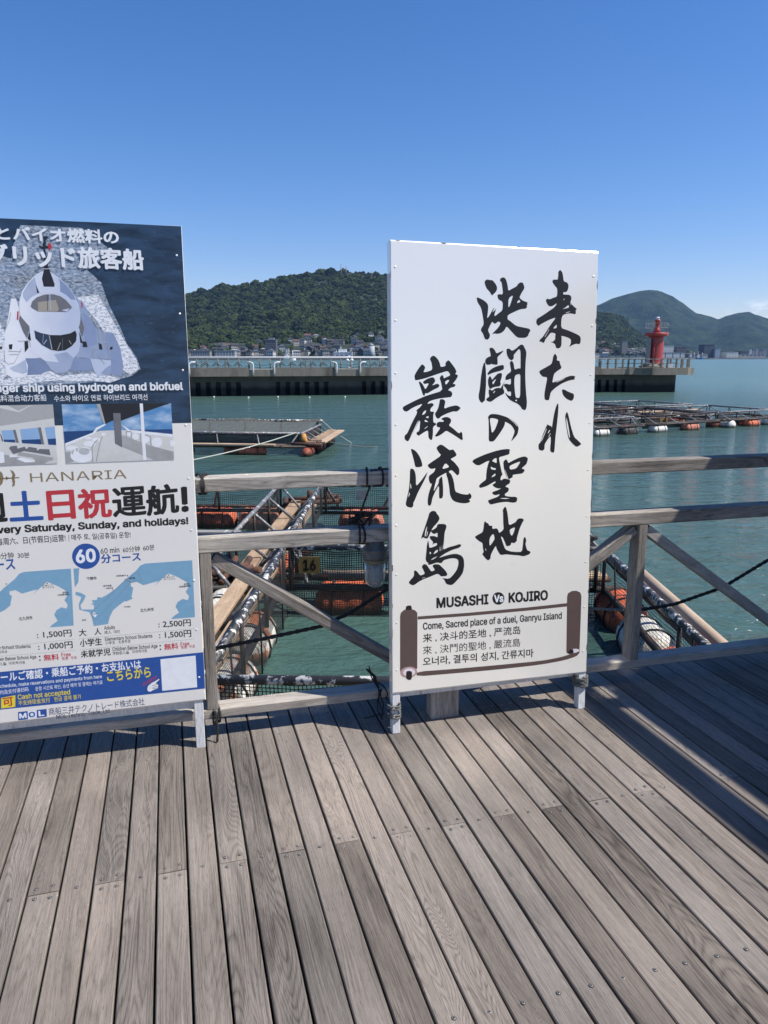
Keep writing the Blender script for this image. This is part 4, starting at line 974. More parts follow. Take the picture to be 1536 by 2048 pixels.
    p.poly([(640,1150),(690,1128),(790,1122),(880,1150),(950,1200),(945,1245),(850,1232),(700,1240),(620,1232)], 8.3, 3, C2)
    p.poly([(700,825),(765,825),(862,1090),(856,1132),(690,1130),(662,1000),(690,880)], 9, 6, C2)
    p.poly([(676,300),(690,400),(676,470),(690,600),(698,840),(765,840),(740,730),(716,530),(722,470),(720,390),(775,340),(690,335)], 9, 6, C2)
    p.poly([(600,478),(690,502),(690,532),(655,536)], 9, 6, C2); p.poly([(715,480),(810,500),(760,532),(715,522)], 9, 6, C2)
    p.poly([(758,452),(790,438),(822,500),(785,565),(765,520)], 9.5, 9, C2); p.line([(635, 850), (850, 846)], 9, 9.6, 3, C2)
    p.poly([(478,1435),(500,1360),(580,1290),(700,1247),(840,1242),(950,1272),(1040,1332),(1110,1410),(1142,1455),(1060,1530),(600,1522),(510,1472)], 9, 21, C2)
    p.poly([(598,1375),(800,1345),(880,1340),(930,1480),(900,1522),(600,1520)], 9.5, 8, C2); p.line([(785, 1245), (800, 1500)], 16, 10, 4, C2); p.line([(745, 1250), (750, 1510)], 8, 10, 6, C2)
    p.line([(478,1435),(500,1360),(580,1290),(700,1247),(840,1242),(950,1272),(1040,1332),(1110,1410),(1142,1455)], 14, 10, 3, C2)
    p.poly([(970,1500),(1100,1470),(1060,1525)], 10, 3, C2)
    p.poly([(405,595),(480,625),(600,650),(720,652),(830,630),(890,598),(908,640),(900,720),(850,780),(770,830),(690,840),(600,825),(500,770),(420,690)], 9, 6, C3)
    p.poly([(408,600),(480,628),(585,650),(612,822),(500,768),(425,690)], 9.4, 7, C3); p.line([(582, 652), (615, 822)], 10, 10, 15, C3); p.line([(515, 640), (505, 745)], 5, 10, 15, C3); p.line([(740, 690), (738, 830)], 5, 10, 21, C3); p.line([(555,705),(515,760)], 9, 10, 4, C3); p.line([(715,740),(680,830)], 7, 10, 15, C3); p.line([(815,712),(845,760)], 7, 10, 15, C3)
    p.poly([(232,415),(350,550),(320,690),(270,600),(225,480)], 9, 21, C3); p.poly([(960,470),(996,560),(978,665),(930,560)], 9, 21, C3)
    p.poly([(352,610),(368,720),(328,695)], 9.3, 6, C3); p.poly([(935,605),(978,742),(950,742)], 9.3, 6, C3)
    for q in ([(290,720),(330,712),(338,800),(295,855)], [(975,725),(1020,728),(1035,790),(980,792)], [(105,762),(150,758),(142,820),(110,815)], [(1165,740),(1200,758),(1212,822),(1175,818)], [(0,785),(28,785),(28,815),(0,815)], [(1300,795),(1330,785),(1332,815),(1305,822)]):
        p.poly(q, 9.6, 6, C3)
    for q in ([(50,830),(60,960),(100,995),(170,980),(255,810)], [(210,720),(350,722),(362,790)], [(1100,940),(1102,820),(1140,820)], [(1240,760),(1290,840),(1300,940)], [(1165,900),(1235,990)], [(1150,560),(1220,600),(1235,780)], [(1085,440),(1150,560),(1180,760)], [(60,600),(110,480),(130,380)], [(100,840),(250,845)], [(110,880),(215,880)]):
        p.line(q, 6, 9.7, 15, C3)
    p.poly([(205,370),(222,370),(218,470),(200,470)], 9.6, 9, C3); p.poly([(960,260),(975,262),(975,330),(965,330)], 9.6, 9, C3)
    p.build('ship_photo', PM, root)
    # --- inset photographs
    p = Print(bd)
    p.poly([(-300,94),(440,78),(480,568),(-300,600)], 11, 16, E_)
    p.poly([(-300,92),(440,78),(447,192),(-300,300)], 12, 15, E_); p.poly([(0,88),(60,86),(155,132),(250,84),(262,84),(165,140),(140,140),(0,108)], 12.5, 16, E_)
    for q in ([(10,295),(108,290),(130,395),(35,385)], [(165,285),(318,270),(345,410),(185,400)], [(372,270),(455,262),(468,415),(402,412)]): p.poly(q, 12, 20, E_)
    for q in ([(30,370),(125,370),(130,395),(35,388)], [(178,372),(338,366),(345,410),(185,400)], [(396,365),(464,360),(468,415),(402,412)]): p.poly(q, 12.5, 18, E_)
    for q in ([(108,290),(130,288),(158,398),(135,395)], [(316,270),(340,268),(368,410),(345,408)], [(0,320),(12,330),(30,385),(18,385)]): p.poly(q, 13, 21, E_)
    p.poly([(-300,470),(80,500),(260,545),(440,560),(478,566),(-300,600)], 12.5, 15, E_)
    p.poly([(75,440),(90,425),(140,420),(148,445),(205,428),(220,450),(240,430),(305,440),(310,462),(330,448),(410,450),(420,500),(300,480),(200,465),(110,490)], 13, 21, E_)
    p.poly([(150,470),(270,490),(440,520),(440,566),(300,545),(270,520),(150,500)], 13, 15, E_)
    p.poly([(80,490),(145,505),(140,515),(80,518)], 14, 10, E_); p.poly([(135,530),(180,518),(290,545),(285,557),(210,560)], 14, 10, E_); p.poly([(-100,470),(30,470),(40,560),(-100,580)], 14, 10, E_)
    p.poly([(370,572),(400,550),(440,540),(475,550),(478,567)], 14, 16, E_)
    p.build('cabin_photo', PM, root)
    p = Print(bd)
    p.poly([(512,78),(1420,68),(1446,535),(550,567)], 11, 17, E_)
    p.poly([(528,303),(790,294),(1000,290),(1000,420),(540,410)], 12, 18, E_); p.poly([(1000,290),(1432,283),(1436,345),(1000,340)], 12, 18, E_)
    p.poly([(540,412),(760,318),(830,296),(1000,290),(1130,292),(1434,332),(1446,535),(550,567)], 13, 16, E_)
    p.poly([(1012,330),(1250,420),(1440,470),(1446,535),(1280,540),(1012,430)], 13.5, 15, E_)
    p.poly([(830,72),(1412,68),(1200,140),(1010,212),(940,210),(870,242),(840,150)], 14, 6, E_)
    p.poly([(940,150),(1000,150),(1016,436),(955,402)], 15, 21, E_); p.poly([(800,75),(832,73),(876,240),(864,245)], 15, 15, E_); p.poly([(1160,70),(1186,70),(1216,541),(1188,542)], 16, 10, E_)
    p.poly([(540,402),(770,312),(800,270),(866,240),(882,246),(815,285),(785,322),(545,425)], 15, 10, E_); p.poly([(1005,240),(1080,290),(1434,325),(1434,350),(1070,308)], 13.6, 10, E_)
    for q in (ell(680,500,95,62), ell(700,462,48,34), ell(745,405,50,24), ell(800,372,36,16), ell(600,440,52,20), ell(735,358,28,10), ell(1125,345,28,26), ell(1302,392,44,40), ell(1210,365,32,32), ell(1075,325,24,16), ell(860,325,20,14), ell(1432,400,20,28)): p.poly(q, 14, 10, E_)
    for q in ([(770,555),(765,430),(790,390),(815,370)], [(800,550),(830,400),(850,345)], [(1255,430),(1250,345),(1165,320),(1168,390)], [(1050,355),(1050,300),(1090,305),(1092,365)], [(600,490),(610,455)], [(640,470),(640,440)]): p.line(q, 9, 15, 15, E_)
    p.poly([(545,470),(600,470),(640,540),(580,562),(550,565)], 13.8, 15, E_)
    p.build('open_deck_photo', PM, root)
    # --- writing over the ship photograph
    p = Print(bd)
    p.text('とバイオ燃料の', (-18, 221), (873, 252), 108, 26, 10, A, 0.032)
    p.text('グリッド旅客船', (-98, 408), (1057, 444), 166, 26, 10, A, 0.036)
    p.text('passenger ship using hydrogen and biofuel', (-262, 1333), (1340, 1314), 62, 26, 10, A, 0.03, 'b')
    p.text('燃料混合动力客船', (-38, 1404), (343, 1396), 50, 26, 10, A, 0.008); p.text('수소와 바이오 연료 하이브리드 여객선', (398, 1402), (1080, 1390), 46, 26, 10, A, 0.008)
    p.build('headline_lettering', PM, root)
    # --- sailing days
    p = Print(bd)
    p.text('HANARIA', (208, 152), (866, 126), 62, 1, 11, B, 0.0)
    for q in ([(68,66),(92,78),(106,104),(98,124),(104,150),(100,174),(82,187),(86,160),(80,128),(84,98)], [(-4,72),(16,90),(25,124),(17,160),(-4,182)], [(-20,125),(132,116),(132,124),(-20,135)], [(40,110),(62,124),(40,140)]): p.poly(q, 1, 11, B)
    p.text('週', (-172, 436), (57, 424), 205, 1, 19, B, 0.03); p.text('土', (68, 422), (299, 409), 207, 1, 12, B, 0.03); p.text('日', (330, 414), (521, 401), 203, 1, 9, B, 0.03)
    p.text('祝', (540, 406), (768, 390), 208, 1, 9, B, 0.03); p.text('運', (773, 393), (1003, 376), 203, 1, 19, B, 0.025); p.text('航', (1003, 386), (1226, 361), 208, 1, 19, B, 0.03); p.text('!', (1240, 358), (1290, 354), 175, 1, 19, B, 0.03)
    p.text('Every Saturday, Sunday, and holidays!', (-62, 503), (1287, 436), 51, 1, 19, B, 0.034, 'b')
    p.text('每周六、日(节假日)运营!', (-20, 592), (450, 562), 57, 1, 19, B, 0.01); p.line([(469, 512), (471, 556)], 3, 1, 19, B); p.text('매주 토, 일(공휴일) 운항!', (490, 557), (893, 537), 50, 1, 19, B, 0.01)
    p.text('30分钟', (-38, 681), (96, 673), 46, 1, 19, B, 0.006); p.text('30분', (122, 671), (203, 667), 38, 1, 19, B, 0.006); p.text('コース', (-105, 760), (106, 746), 72, 1, 12, B, 0.025)
    p.poly(ell(587, 657, 95, 87, 48), 1, 12, B); p.text('60', (521, 708), (657, 696), 96, 2, 10, B, 0.035)
    p.text('60 min', (688, 641), (816, 631), 38, 1, 19, B, 0.012); p.text('60分钟', (840, 634), (957, 624), 40, 1, 19, B, 0.006); p.text('60분', (978, 621), (1055, 614), 38, 1, 19, B, 0.006); p.text('分コース', (692, 707), (962, 690), 64, 1, 12, B, 0.028)
    p.build('sailing_day_lettering', PM, root)
    # --- the two route maps
    sea = [(855,268),(1390,230),(1422,878),(1150,900),(1175,870),(1240,825),(1200,755),(1225,705),(1280,670),(1340,685),(1355,640),(1315,590),(1345,545),(1330,480),(1310,470),(1240,430),(1210,415),(1120,380),(1040,450),(955,530),(1010,465),(920,490),(835,515),(760,475),(690,490),(695,530),(720,540),(700,650),(715,665),(640,700),(620,695),(560,740),(490,800),(450,880),(435,955),(270,980),(245,870),(220,820),(130,800),(105,790),(100,730),(130,650),(60,622),(65,590),(120,600),(182,635),(150,700),(118,740),(130,790),(270,790),(275,742),(235,728),(270,715),(240,690),(310,678),(310,650),(360,655),(410,630),(500,570),(640,440),(750,350),(800,290)]
    for nm, dx, dy, lim in (('route_map', 0, 0, None), ('route_map', -1380, 95, -1100)):
        p = Print(bd)
        def sh(q): return [(max(x + dx, lim) if lim is not None else x + dx, y + dy) for x, y in q]
        p.poly(sh(sea) if lim is None else [(x, y) for x, y in sh([(855,268),(1390,230),(1422,878),(1150,900),(1175,870),(1240,825),(1200,755),(1225,705),(1280,670),(1340,685),(1355,640),(1315,590),(1345,545),(1330,480),(1240,430),(1120,380),(1040,450),(955,530),(1010,465),(920,490),(835,515),(760,475),(690,490),(695,530),(720,540),(700,650),(640,700),(560,740),(490,800),(450,880),(400,900),(400,660),(500,570),(640,440),(750,350),(800,290)])], 1, 14, Fm)
        if lim is None:
            p.poly([(38,325),(105,320),(95,480),(55,540)], 1, 14, Fm); p.poly([(268,815),(312,845),(285,882),(255,850)], 2, 10, Fm)
            p.line([(245,835),(285,785),(500,592),(480,560),(515,578),(622,470),(768,362),(822,462),(690,480),(300,908),(252,875)], 3.2, 2, 15, Fm, True); p.line([(620,445),(697,483)], 8, 2.5, 15, Fm)
            for tx, a, c, h in (('下関市', (190,460), (305,451), 38), ('早鞆瀬戸', (525,419), (640,411), 18), ('関門橋', (676,447), (740,441), 20), ('唐戸桟橋', (380,534), (474,527), 20), ('海響館前', (410,556), (474,551), 14), ('門司港桟橋', (615,768), (686,764), 14), ('彦島', (136,921), (183,917), 18), ('巌流島', (266,849), (313,845), 14)):
                p.text(tx, a, c, h, 3, 19, Fm, 0.006)
        for tx, a, c, h in (('太刀浦コンテナ', (1066,434), (1190,426), 18), ('ターミナル', (1066,458), (1203,449), 20), ('部埼', (1297,512), (1340,509), 20), ('(気象観測所)', (1240,545), (1376,534), 24), ('北九州市', (801,822), (955,808), 42)):
            if lim is None or a[0] + dx > lim: p.text(tx, (a[0] + dx, a[1] + dy), (c[0] + dx, c[1] + dy), h, 3, 19, Fm, 0.006)
        for c in ((1122,398), (1353,500), (655,405), (482,546)):
            if lim is None or c[0] + dx > lim: p.poly(ell(c[0] + dx, c[1] + dy, 7, 7, 12), 3, 19, Fm)
        p.build(nm, PM, root)
    # --- prices
    p = Print(bd)
    for tx, a, c, h, mi, bo in ((': 1,500円', (254,1222), (491,1206), 50, 19, .014), (': 1,000円', (262,1302), (498,1286), 50, 19, .014), (':', (268,1372), (279,1371), 36, 19, .014), ('無料', (300,1373), (405,1366), 45, 9, .02), ('Free', (420,1343), (484,1338), 26, 9, .012), ('免费  무료', (422,1367), (526,1359), 22, 9, .006),
        ('Elementary School Students', (-130,1301), (210,1281), 22, 19, .012), ('小学生  초등학생', (-112,1329), (48,1319), 21, 19, .004), ('Children Below School Age', (-70,1376), (249,1354), 24, 19, .012), ('学龄前儿童  미취학아동', (-78,1409), (173,1392), 23, 19, .004),
        ('大', (540,1204), (592,1201), 50, 19, .014), ('人', (645,1195), (694,1192), 46, 19, .014), ('Adults', (712,1158), (785,1153), 24, 19, .012), ('成人  대인', (713,1189), (819,1181), 23, 19, .004), (': 2,500円', (1082,1149), (1304,1136), 50, 19, .016),
        ('小学生', (547,1276), (698,1263), 52, 19, .022), ('Elementary School Students', (718,1235), (1041,1211), 24, 19, .012), ('小学生   초등학생', (720,1262), (890,1248), 23, 19, .004), (': 1,500円', (1087,1223), (1307,1209), 50, 19, .016),
        ('未就学児', (553,1352), (757,1333), 52, 19, .022), ('Children Below School Age', (768,1304), (1076,1281), 26, 19, .012), ('学龄前儿童   미취학아동', (770,1333), (1005,1313), 24, 19, .004), (':', (1090,1298), (1101,1297), 36, 19, .014), ('無料', (1122,1299), (1219,1291), 45, 9, .02), ('Free', (1233,1271), (1293,1264), 26, 9, .012), ('免费  무료', (1235,1291), (1332,1281), 22, 9, .006)):
        p.text(tx, a, c, h, 1, mi, B, bo, 'b' if tx[0] in 'AECF' else 'i')
    for a, c in (((540,1221), (1330,1150)), ((545,1296), (1332,1222)), ((-150,1296), (515,1221 + 0)), ((-150,1352), (520,1298))):
        for q in range(60):
            f0 = q / 60; f1 = f0 + 0.008
            p.line([(a[0] + (c[0] - a[0]) * f0, a[1] + (c[1] - a[1]) * f0), (a[0] + (c[0] - a[0]) * f1, a[1] + (c[1] - a[1]) * f1)], 3, 1, 15, B)
    p.build('price_lettering', PM, root)
    # --- booking band, pointing hand, payment box, code square (left blank), company line
    p = Print(bd)
    p.poly([(W0 * 1.1, 1480), (0, 1447), (700, 1382), (1388, 1312), (1400, 1560), (700, 1632), (0, 1705), (W0 * 1.1, 1738)], 1, 12, B)
    p.text('スケジュールご確認・乗船ご予約・お支払いは', (-232, 1540), (965, 1424), 66, 2, 10, B, 0.022)
    p.text('schedule, make reservations and payments from here', (-12, 1557), (697, 1488), 24, 2, 10, B, 0.01, 'b')
    p.text('预约及支付请扫码', (-28, 1606), (196, 1578), 30, 2, 10, B, 0.006); p.text('운항 시간표 확인, 승선 예약 및 결제는 여기로', (243, 1578), (702, 1532), 30, 2, 10, B, 0.006)
    p.text('こちらから', (733, 1512), (1031, 1481), 72, 2, 13, B, 0.022)
    p.poly([(8,1624),(105,1605),(105,1685),(8,1696)], 2, 13, B); p.text('可', (23, 1686), (93, 1675), 60, 3, 9, B, 0.025); p.poly([(-95,1634),(-4,1626),(-4,1697),(-95,1706)], 2, 10, B)
    p.text('Cash not accepted', (122, 1635), (480, 1598), 34, 2, 13, B, 0.014, 'b'); p.text('不支持现金支付   현금 결제 불가', (126, 1677), (555, 1630), 34, 2, 13, B, 0.006)
    p.poly([(1095,1360),(1335,1335),(1346,1551),(1108,1576)], 2, 10, B)
    p.poly([(1003,1568),(1008,1543),(1035,1520),(1060,1508),(1085,1491),(1091,1499),(1064,1524),(1080,1530),(1083,1542),(1078,1560),(1050,1570),(1030,1582),(1012,1582)], 2, 10, B, smooth=1)
    p.line([(1003,1568),(1008,1543),(1035,1520),(1060,1508),(1085,1491),(1091,1499),(1064,1524),(1080,1530),(1083,1542),(1078,1560),(1050,1570),(1030,1582),(1012,1582)], 3, 2.5, 19, B, True)
    for q in ([(1040,1540),(1078,1532)], [(1042,1552),(1080,1545)], [(1040,1562),(1074,1556)]): p.line(q, 3, 3, 19, B)
    p.text('CHECK!', (975, 1547), (1070, 1492), 24, 2, 9, B, 0.01)
    p.poly([(122,1721),(318,1699),(320,1752),(125,1778)], 1, 12, B); p.poly([(189,1714),(250,1707),(252,1761),(191,1769)], 2, 10, B)
    p.text('M', (133, 1766), (183, 1760), 36, 3, 10, B, 0.03); p.text('O', (198, 1759), (242, 1753), 38, 3, 12, B, 0.03); p.text('L', (264, 1750), (304, 1745), 37, 3, 10, B, 0.03)
    p.text('商船三井テクノトレード株式会社', (335, 1745), (988, 1673), 52, 1, 22, B, 0.004); p.text('MOL Techno-Trade, Ltd.', (386, 1769), (757, 1723), 29, 1, 22, B, 0.008, 'b')
    p.build('booking_lettering', PM, root)
    return root, bd
psign, PB = poster_sign()

# ------------------------------------------------------------------ ropes that tie the boards, and the slack rope along the railing
def rope_thing(name, pts_list, rad, mat, label, parent_loc=None, twist=True):
    b = MB()
    for pts in pts_list:
        P = [np.array(q, float) for q in pts]
        # resample and lay a visible twist
        L = np.concatenate([[0], np.cumsum([np.linalg.norm(c - a) for a, c in zip(P[:-1], P[1:])])]); n = max(6, int(L[-1] / (rad * 1.6)))
        n = min(n, 260)
        s = np.linspace(0, L[-1], n); Q = [np.array([np.interp(q, L, [p[k] for p in P]) for k in range(3)]) for q in s]
        b.tube(Q, [rad * (1 + (0.22 * math.sin(i * 2.4) if twist else 0)) for i in range(n)], 7)
    return tag(b.build(name, mat, None, pts_list[0][0]), label, 'rope')
def loop_pts(c, a, bb, ra, rb, k=20, turns=1, pitch=0.0, axis=None):
    out = []
    for i in range(int(k * turns) + 1):
        t = 2 * math.pi * i / k
        out.append(c + a * ra * math.cos(t) + bb * rb * math.sin(t) + (axis * pitch * i / k if axis is not None else 0))
    return out
def sag(a, b, d, k=14):
    a = np.array(a, float); b = np.array(b, float)
    return [a + (b - a) * t + Z * (-4 * d * t * (1 - t)) for t in np.linspace(0, 1, k)]
c0 = WB.w((WB.loc(788, 1418)[0] + 0.006, 0.12), -0.024)
rope_thing('leg_lashing', [loop_pts(WB.w((WB.loc(788, 1418)[0] + 0.006, z), -0.024), U, WB.nrm, 0.027, 0.030, 18, 2.2, 0.012, WB.T) for z in (0.108, 0.070)], 0.0045, M['rope_grey'], 'pale grey cord wound round the left leg of the white notice board')
rope_thing('leg_lashing', [loop_pts(WB.w((WB.loc(1166, 1375)[0], z), -0.026), U, WB.nrm, 0.030, 0.032, 18, 3.3, 0.008, WB.T) for z in (0.125, 0.108)], 0.006, M['rope_grey'], 'dark grey cord knotted round the right leg of the white notice board')
# dark cords round the rails beside the white board
def rail_loop(u, z0, z1, w=0.0): return loop_pts(un(u, 0.2025, (z0 + z1) / 2), N + w * U, Z, 0.055, (z1 - z0) / 2 + 0.010, 22, 1.05)
rope_thing('rail_lashing', [rail_loop(-0.070, 1.052, 1.108, .2), rail_loop(-0.010, 1.052, 1.108, .05), [un(-0.07, 0.145, 1.115), un(-0.01, 0.13, 1.122), un(0.03, 0.125, 1.12)], [un(-0.07, 0.145, 1.05), un(-0.085, 0.17, 0.99), un(-0.10, 0.18, 0.94), un(-0.104, 0.2, 0.90)]], 0.0042, M['rope'], 'black cord tying the white notice board to the top rail')
rope_thing('rail_lashing', [rail_loop(-0.105, 0.806, 0.866, .15), rail_loop(-0.096, 0.806, 0.866, -.1)] + [[un(-0.10 + random.uniform(-.05, .05), 0.2 + random.uniform(-.04, .03), 0.875 + random.uniform(0, .07)) for _ in range(6)] for _ in range(4)], 0.0045, M['rope'], 'tangle of black cord bunched on the middle rail beside the lamp')
rope_thing('rail_lashing', [rail_loop(-0.74 + 0.01, 1.05, 1.108, .3), rail_loop(-0.752, 1.05, 1.108, -.3), rail_loop(-0.735, 1.05, 1.108, .1)], 0.005, M['rope'], 'black cord tying the ship poster board to the top rail')
rope_thing('frayed_rope', [[un(-0.02 + random.uniform(-.02, .02), 0.15, 0.14), un(-0.035 + random.uniform(-.015, .02), 0.14 + random.uniform(-.02, .01), 0.10), un(-0.03 + random.uniform(-.03, .02), 0.13, 0.05 + random.uniform(-.03, .03)), un(-0.06 + random.uniform(-.06, .04), 0.11 + random.uniform(-.03, .02), 0.012 + random.uniform(0, .03))] for _ in range(3)]
           + [[un(-0.03, 0.17, 0.135), un(-0.05 + random.uniform(-.01, .01), 0.18, 0.19), un(-0.075 + random.uniform(-.02, .02), 0.18, 0.24 + random.uniform(-.02, .02))] for _ in range(5)] + [rail_loop(-0.022, 0.09, 0.13, .2), rail_loop(-0.01, 0.09, 0.13, -.3)], 0.0028, M['rope'], 'frayed dark rope end knotted on the bottom rail left of the white notice board', twist=False)
rope_thing('frayed_rope', [[un(-0.738, 0.15, 0.13), un(-0.73, 0.13, 0.06), un(-0.735, 0.12, 0.004)], rail_loop(-0.735, 0.06, 0.13, .2), rail_loop(-0.728, 0.07, 0.13, -.2)], 0.005, M['rope'], 'dark rope hanging from the foot of the railing strut behind the poster board')
rope_thing('slack_rope', [[at_n(x, y, 0.262) for x, y in ((300,1318),(425,1298),(520,1279),(640,1253),(700,1226),(775,1178),(850,1128))]], 0.0085, M['rope'], 'thick black rope slung behind the braces between the two boards')
rope_thing('slack_rope', [[at_n(x, y, 0.262) for x, y in ((1262,1222),(1310,1215),(1350,1208),(1445,1175),(1536,1120),(1640,1060))]], 0.0085, M['rope'], 'thick black rope slung behind the right brace over open water')
rope_thing('slack_rope', [[at_n(x, y, 0.262) for x, y in ((1080,1217),(1175,1217),(1264,1221))]], 0.0075, M['rope_grey'], 'thin grey rope stretched from the white board to the railing strut')

# ------------------------------------------------------------------ bulkhead lamp under the middle rail
def lamp():
    c = at_n(750, 1100, 0.20); x, y = c[0], c[1]; zt = 0.806
    root = empty('bulkhead_lamp', (x, y, zt), 'grey marine lamp with a clear glass jar hanging under the middle rail', 'lamp')
    b = MB(); b.lathe((x, y, zt), [(0.036, 0.0), (0.040, -0.004), (0.042, -0.030), (0.054, -0.036), (0.055, -0.045), (0.050, -0.050), (0.054, -0.056), (0.055, -0.074), (0.052, -0.080)], 28)
    t = plain('lamp_body', (0.10, 0.10, 0.095), 0.55, 0.2, 30); b.build('lamp_body', t, root)
    b = MB(); b.box((x - 0.085, y - 0.02, zt - 0.016), (x - 0.03, y + 0.02, zt - 0.001)); b.build('mounting_lug', t, root)
    b = MB(); b.lathe((x, y, zt), [(0.0525, -0.0805), (0.0525, -0.088), (0.046, -0.098), (0.040, -0.099)], 28); b.build('retaining_ring', plain('lamp_ring', (0.16, 0.145, 0.09), 0.5, 0.2, 30), root)
    t = NT('jar_glass'); t.set(Base_Color=(0.26, 0.29, 0.31), Roughness=0.22, IOR=1.2); t.b.inputs['Transmission Weight'].default_value = 0.45
    t.put(t.b.inputs['Alpha'], 0.72)
    b = MB(); b.lathe((x, y, zt), [(0.044, -0.0985), (0.045, -0.16), (0.042, -0.182), (0.033, -0.199), (0.018, -0.208), (0.0, -0.210)], 28); b.build('glass_jar', t.m, root)
    t2 = NT('bulb_glass'); t2.set(Base_Color=(0.8, 0.82, 0.82), Roughness=0.35); t2.put(t2.b.inputs['Alpha'], 0.35)
    b = MB(); b.lathe((x, y, zt), [(0.012, -0.10), (0.020, -0.125), (0.027, -0.15), (0.024, -0.172), (0.012, -0.183), (0, -0.186)], 20); b.build('bulb', t2.m, root)
    b = MB(); b.lathe((x, y, zt), [(0.012, -0.0985), (0.012, -0.118), (0.004, -0.119), (0.0035, -0.14), (0.001, -0.145)], 12); b.build('bulb_holder', M['screw'], root)
lamp()

# ================================================================== FISH CAGES (floating rafts of pipes, planks, netting and barrel floats)
def float_mb(c, axis, L=0.98, r=0.27, seed=0):
    """barrel float: rounded, slightly lumpy cylinder lying along axis"""
    b = MB(); rnd = random.Random(seed)
    prof = []
    for i in range(17):
        t = i / 16; h = (t - 0.5) * L
        e = min(t, 1 - t) * 2; rr = r * (min(1.0, (e / 0.30)) ** 0.42 if e < 0.30 else 1.0)
        if 3 < i < 13 and i % 4 == 0: rr *= 0.955
        prof.append((max(rr * rnd.uniform(0.975, 1.02), 0.0), h))
    prof[0] = (0.0, prof[0][1]); prof[-1] = (0.0, prof[-1][1])
    b.lathe(c, prof, 18, axis=axis); return b
def bands(c, axis, r, offs, mat, parent):
    ax = np.array(axis, float); ax /= np.linalg.norm(ax); x = np.cross(ax, Z)
    for o in offs:
        b = MB(); b.tube([c + ax * o + (r + 0.008) * (math.cos(a) * x + math.sin(a) * Z) for a in np.linspace(0, 2 * math.pi, 19)], 0.011, 5); b.build('strap', mat, parent)
class Raft:
    def __init__(s, name, ctr, heading, label, group='floating fish cages moored off the deck'):
        s.c = np.array([ctr[0], ctr[1], WATER]); h = R(heading)
        s.ex = np.array([math.sin(h), math.cos(h), 0.0]); s.ey = np.array([-s.ex[1], s.ex[0], 0.0])
        s.root = empty(name, s.c, label, 'fish cage', group)
    def P(s, x, y, z): return s.c + x * s.ex + y * s.ey + z * Z            # z above water
    def pipes(s, name, segs, r, mat):
        for seg in segs:
            b = MB(); b.tube([s.P(*q) for q in seg], r, 8); o = b.build(name, mat, s.root)
        return o
    def flt(s, x, y, along, mat, L=0.98, r=0.27, z=0.13, straps=True):
        ax = s.ex if along == 'x' else s.ey; c = s.P(x, y, z)
        f = float_mb(c, ax, L, r, random.randint(0, 999)).build('float', M['float_' + mat], s.root)
        if straps: bands(c, ax, r, (-L * 0.22, L * 0.22), M['rope'], f)
        return f
    def net(s, name, quads, mat):
        b = MB()
        for (A, B, C, D) in quads:
            A, B, C, D = (s.P(*q) for q in (A, B, C, D)); w = np.linalg.norm(B - A); h = np.linalg.norm(D - A)
            n = 12; m = 5
            for i in range(n):
                for j in range(m):
                    def pt(u, v):
                        p = (A * (1 - u) + B * u) * (1 - v) + (D * (1 - u) + C * u) * v
                        return p + s.ey * 0.03 * math.sin(u * 9 + v * 4) * v + Z * (-0.05 * math.sin(math.pi * u * 3) ** 2 * (1 - v))
                    b.quad(pt(i / n, j / m), pt((i + 1) / n, j / m), pt((i + 1) / n, (j + 1) / m), pt(i / n, (j + 1) / m),
                           [(w * i / n, h * j / m), (w * (i + 1) / n, h * j / m), (w * (i + 1) / n, h * (j + 1) / m), (w * i / n, h * (j + 1) / m)])
        return b.build(name, mat, s.root)
    def plank(s, a, b_, w, mat='plank', t=0.05):
        MB().beam(s.P(*a), s.P(*b_), w, t, bev=0.006).build('plank', M[mat], s.root)
    def frame(s, hx, hy, ztop, zlow=0.42, off=0.24, rt=0.038, rl=0.04, mt='pipe', ml='pipe_dark', div=3, slant=0.42, sides='NESW'):
        """handrail rectangle, twin lower pipes outside it, posts and slanted struts"""
        C = [(-hx, -hy), (hx, -hy), (hx, hy), (-hx, hy)]; nm = 'SENW'
        hr, lo, po, st = [], [], [], []
        for i in range(4):
            if nm[i] not in sides: continue
            (x0, y0), (x1, y1) = C[i], C[(i + 1) % 4]; d = np.array([x1 - x0, y1 - y0]); L = np.linalg.norm(d); d /= L; o = np.array([d[1], -d[0]])
            e = 0.28
            hr.append([(x0 - d[0] * 0.1, y0 - d[1] * 0.1, ztop), (x1 + d[0] * 0.1, y1 + d[1] * 0.1, ztop)])
            for q in (0.06, 0.06 + off * 2):
                lo.append([(x0 - d[0] * e + o[0] * q, y0 - d[1] * e + o[1] * q, zlow), (x1 + d[0] * e + o[0] * q, y1 + d[1] * e + o[1] * q, zlow)])
            for k in range(div + 1):
                t = k / div; p = np.array([x0, y0]) + d * L * (0.02 + 0.96 * t)
                po.append([(p[0], p[1], ztop), (p[0], p[1], zlow - 0.02)])
                if 0 <= k: st.append([(p[0], p[1], ztop - 0.03), (p[0] + o[0] * (slant + .1) + d[0] * 0.22 * (1 if k < div else -1), p[1] + o[1] * (slant + .1) + d[1] * 0.22 * (1 if k < div else -1), zlow + 0.03)])
        s.pipes('handrail', hr, rt, M[mt]); s.pipes('lower_pipe', lo, rl, M[ml]); s.pipes('upright', po, 0.026, M[ml]); s.pipes('slanted_strut', st, 0.026, M['pipe_grey'])
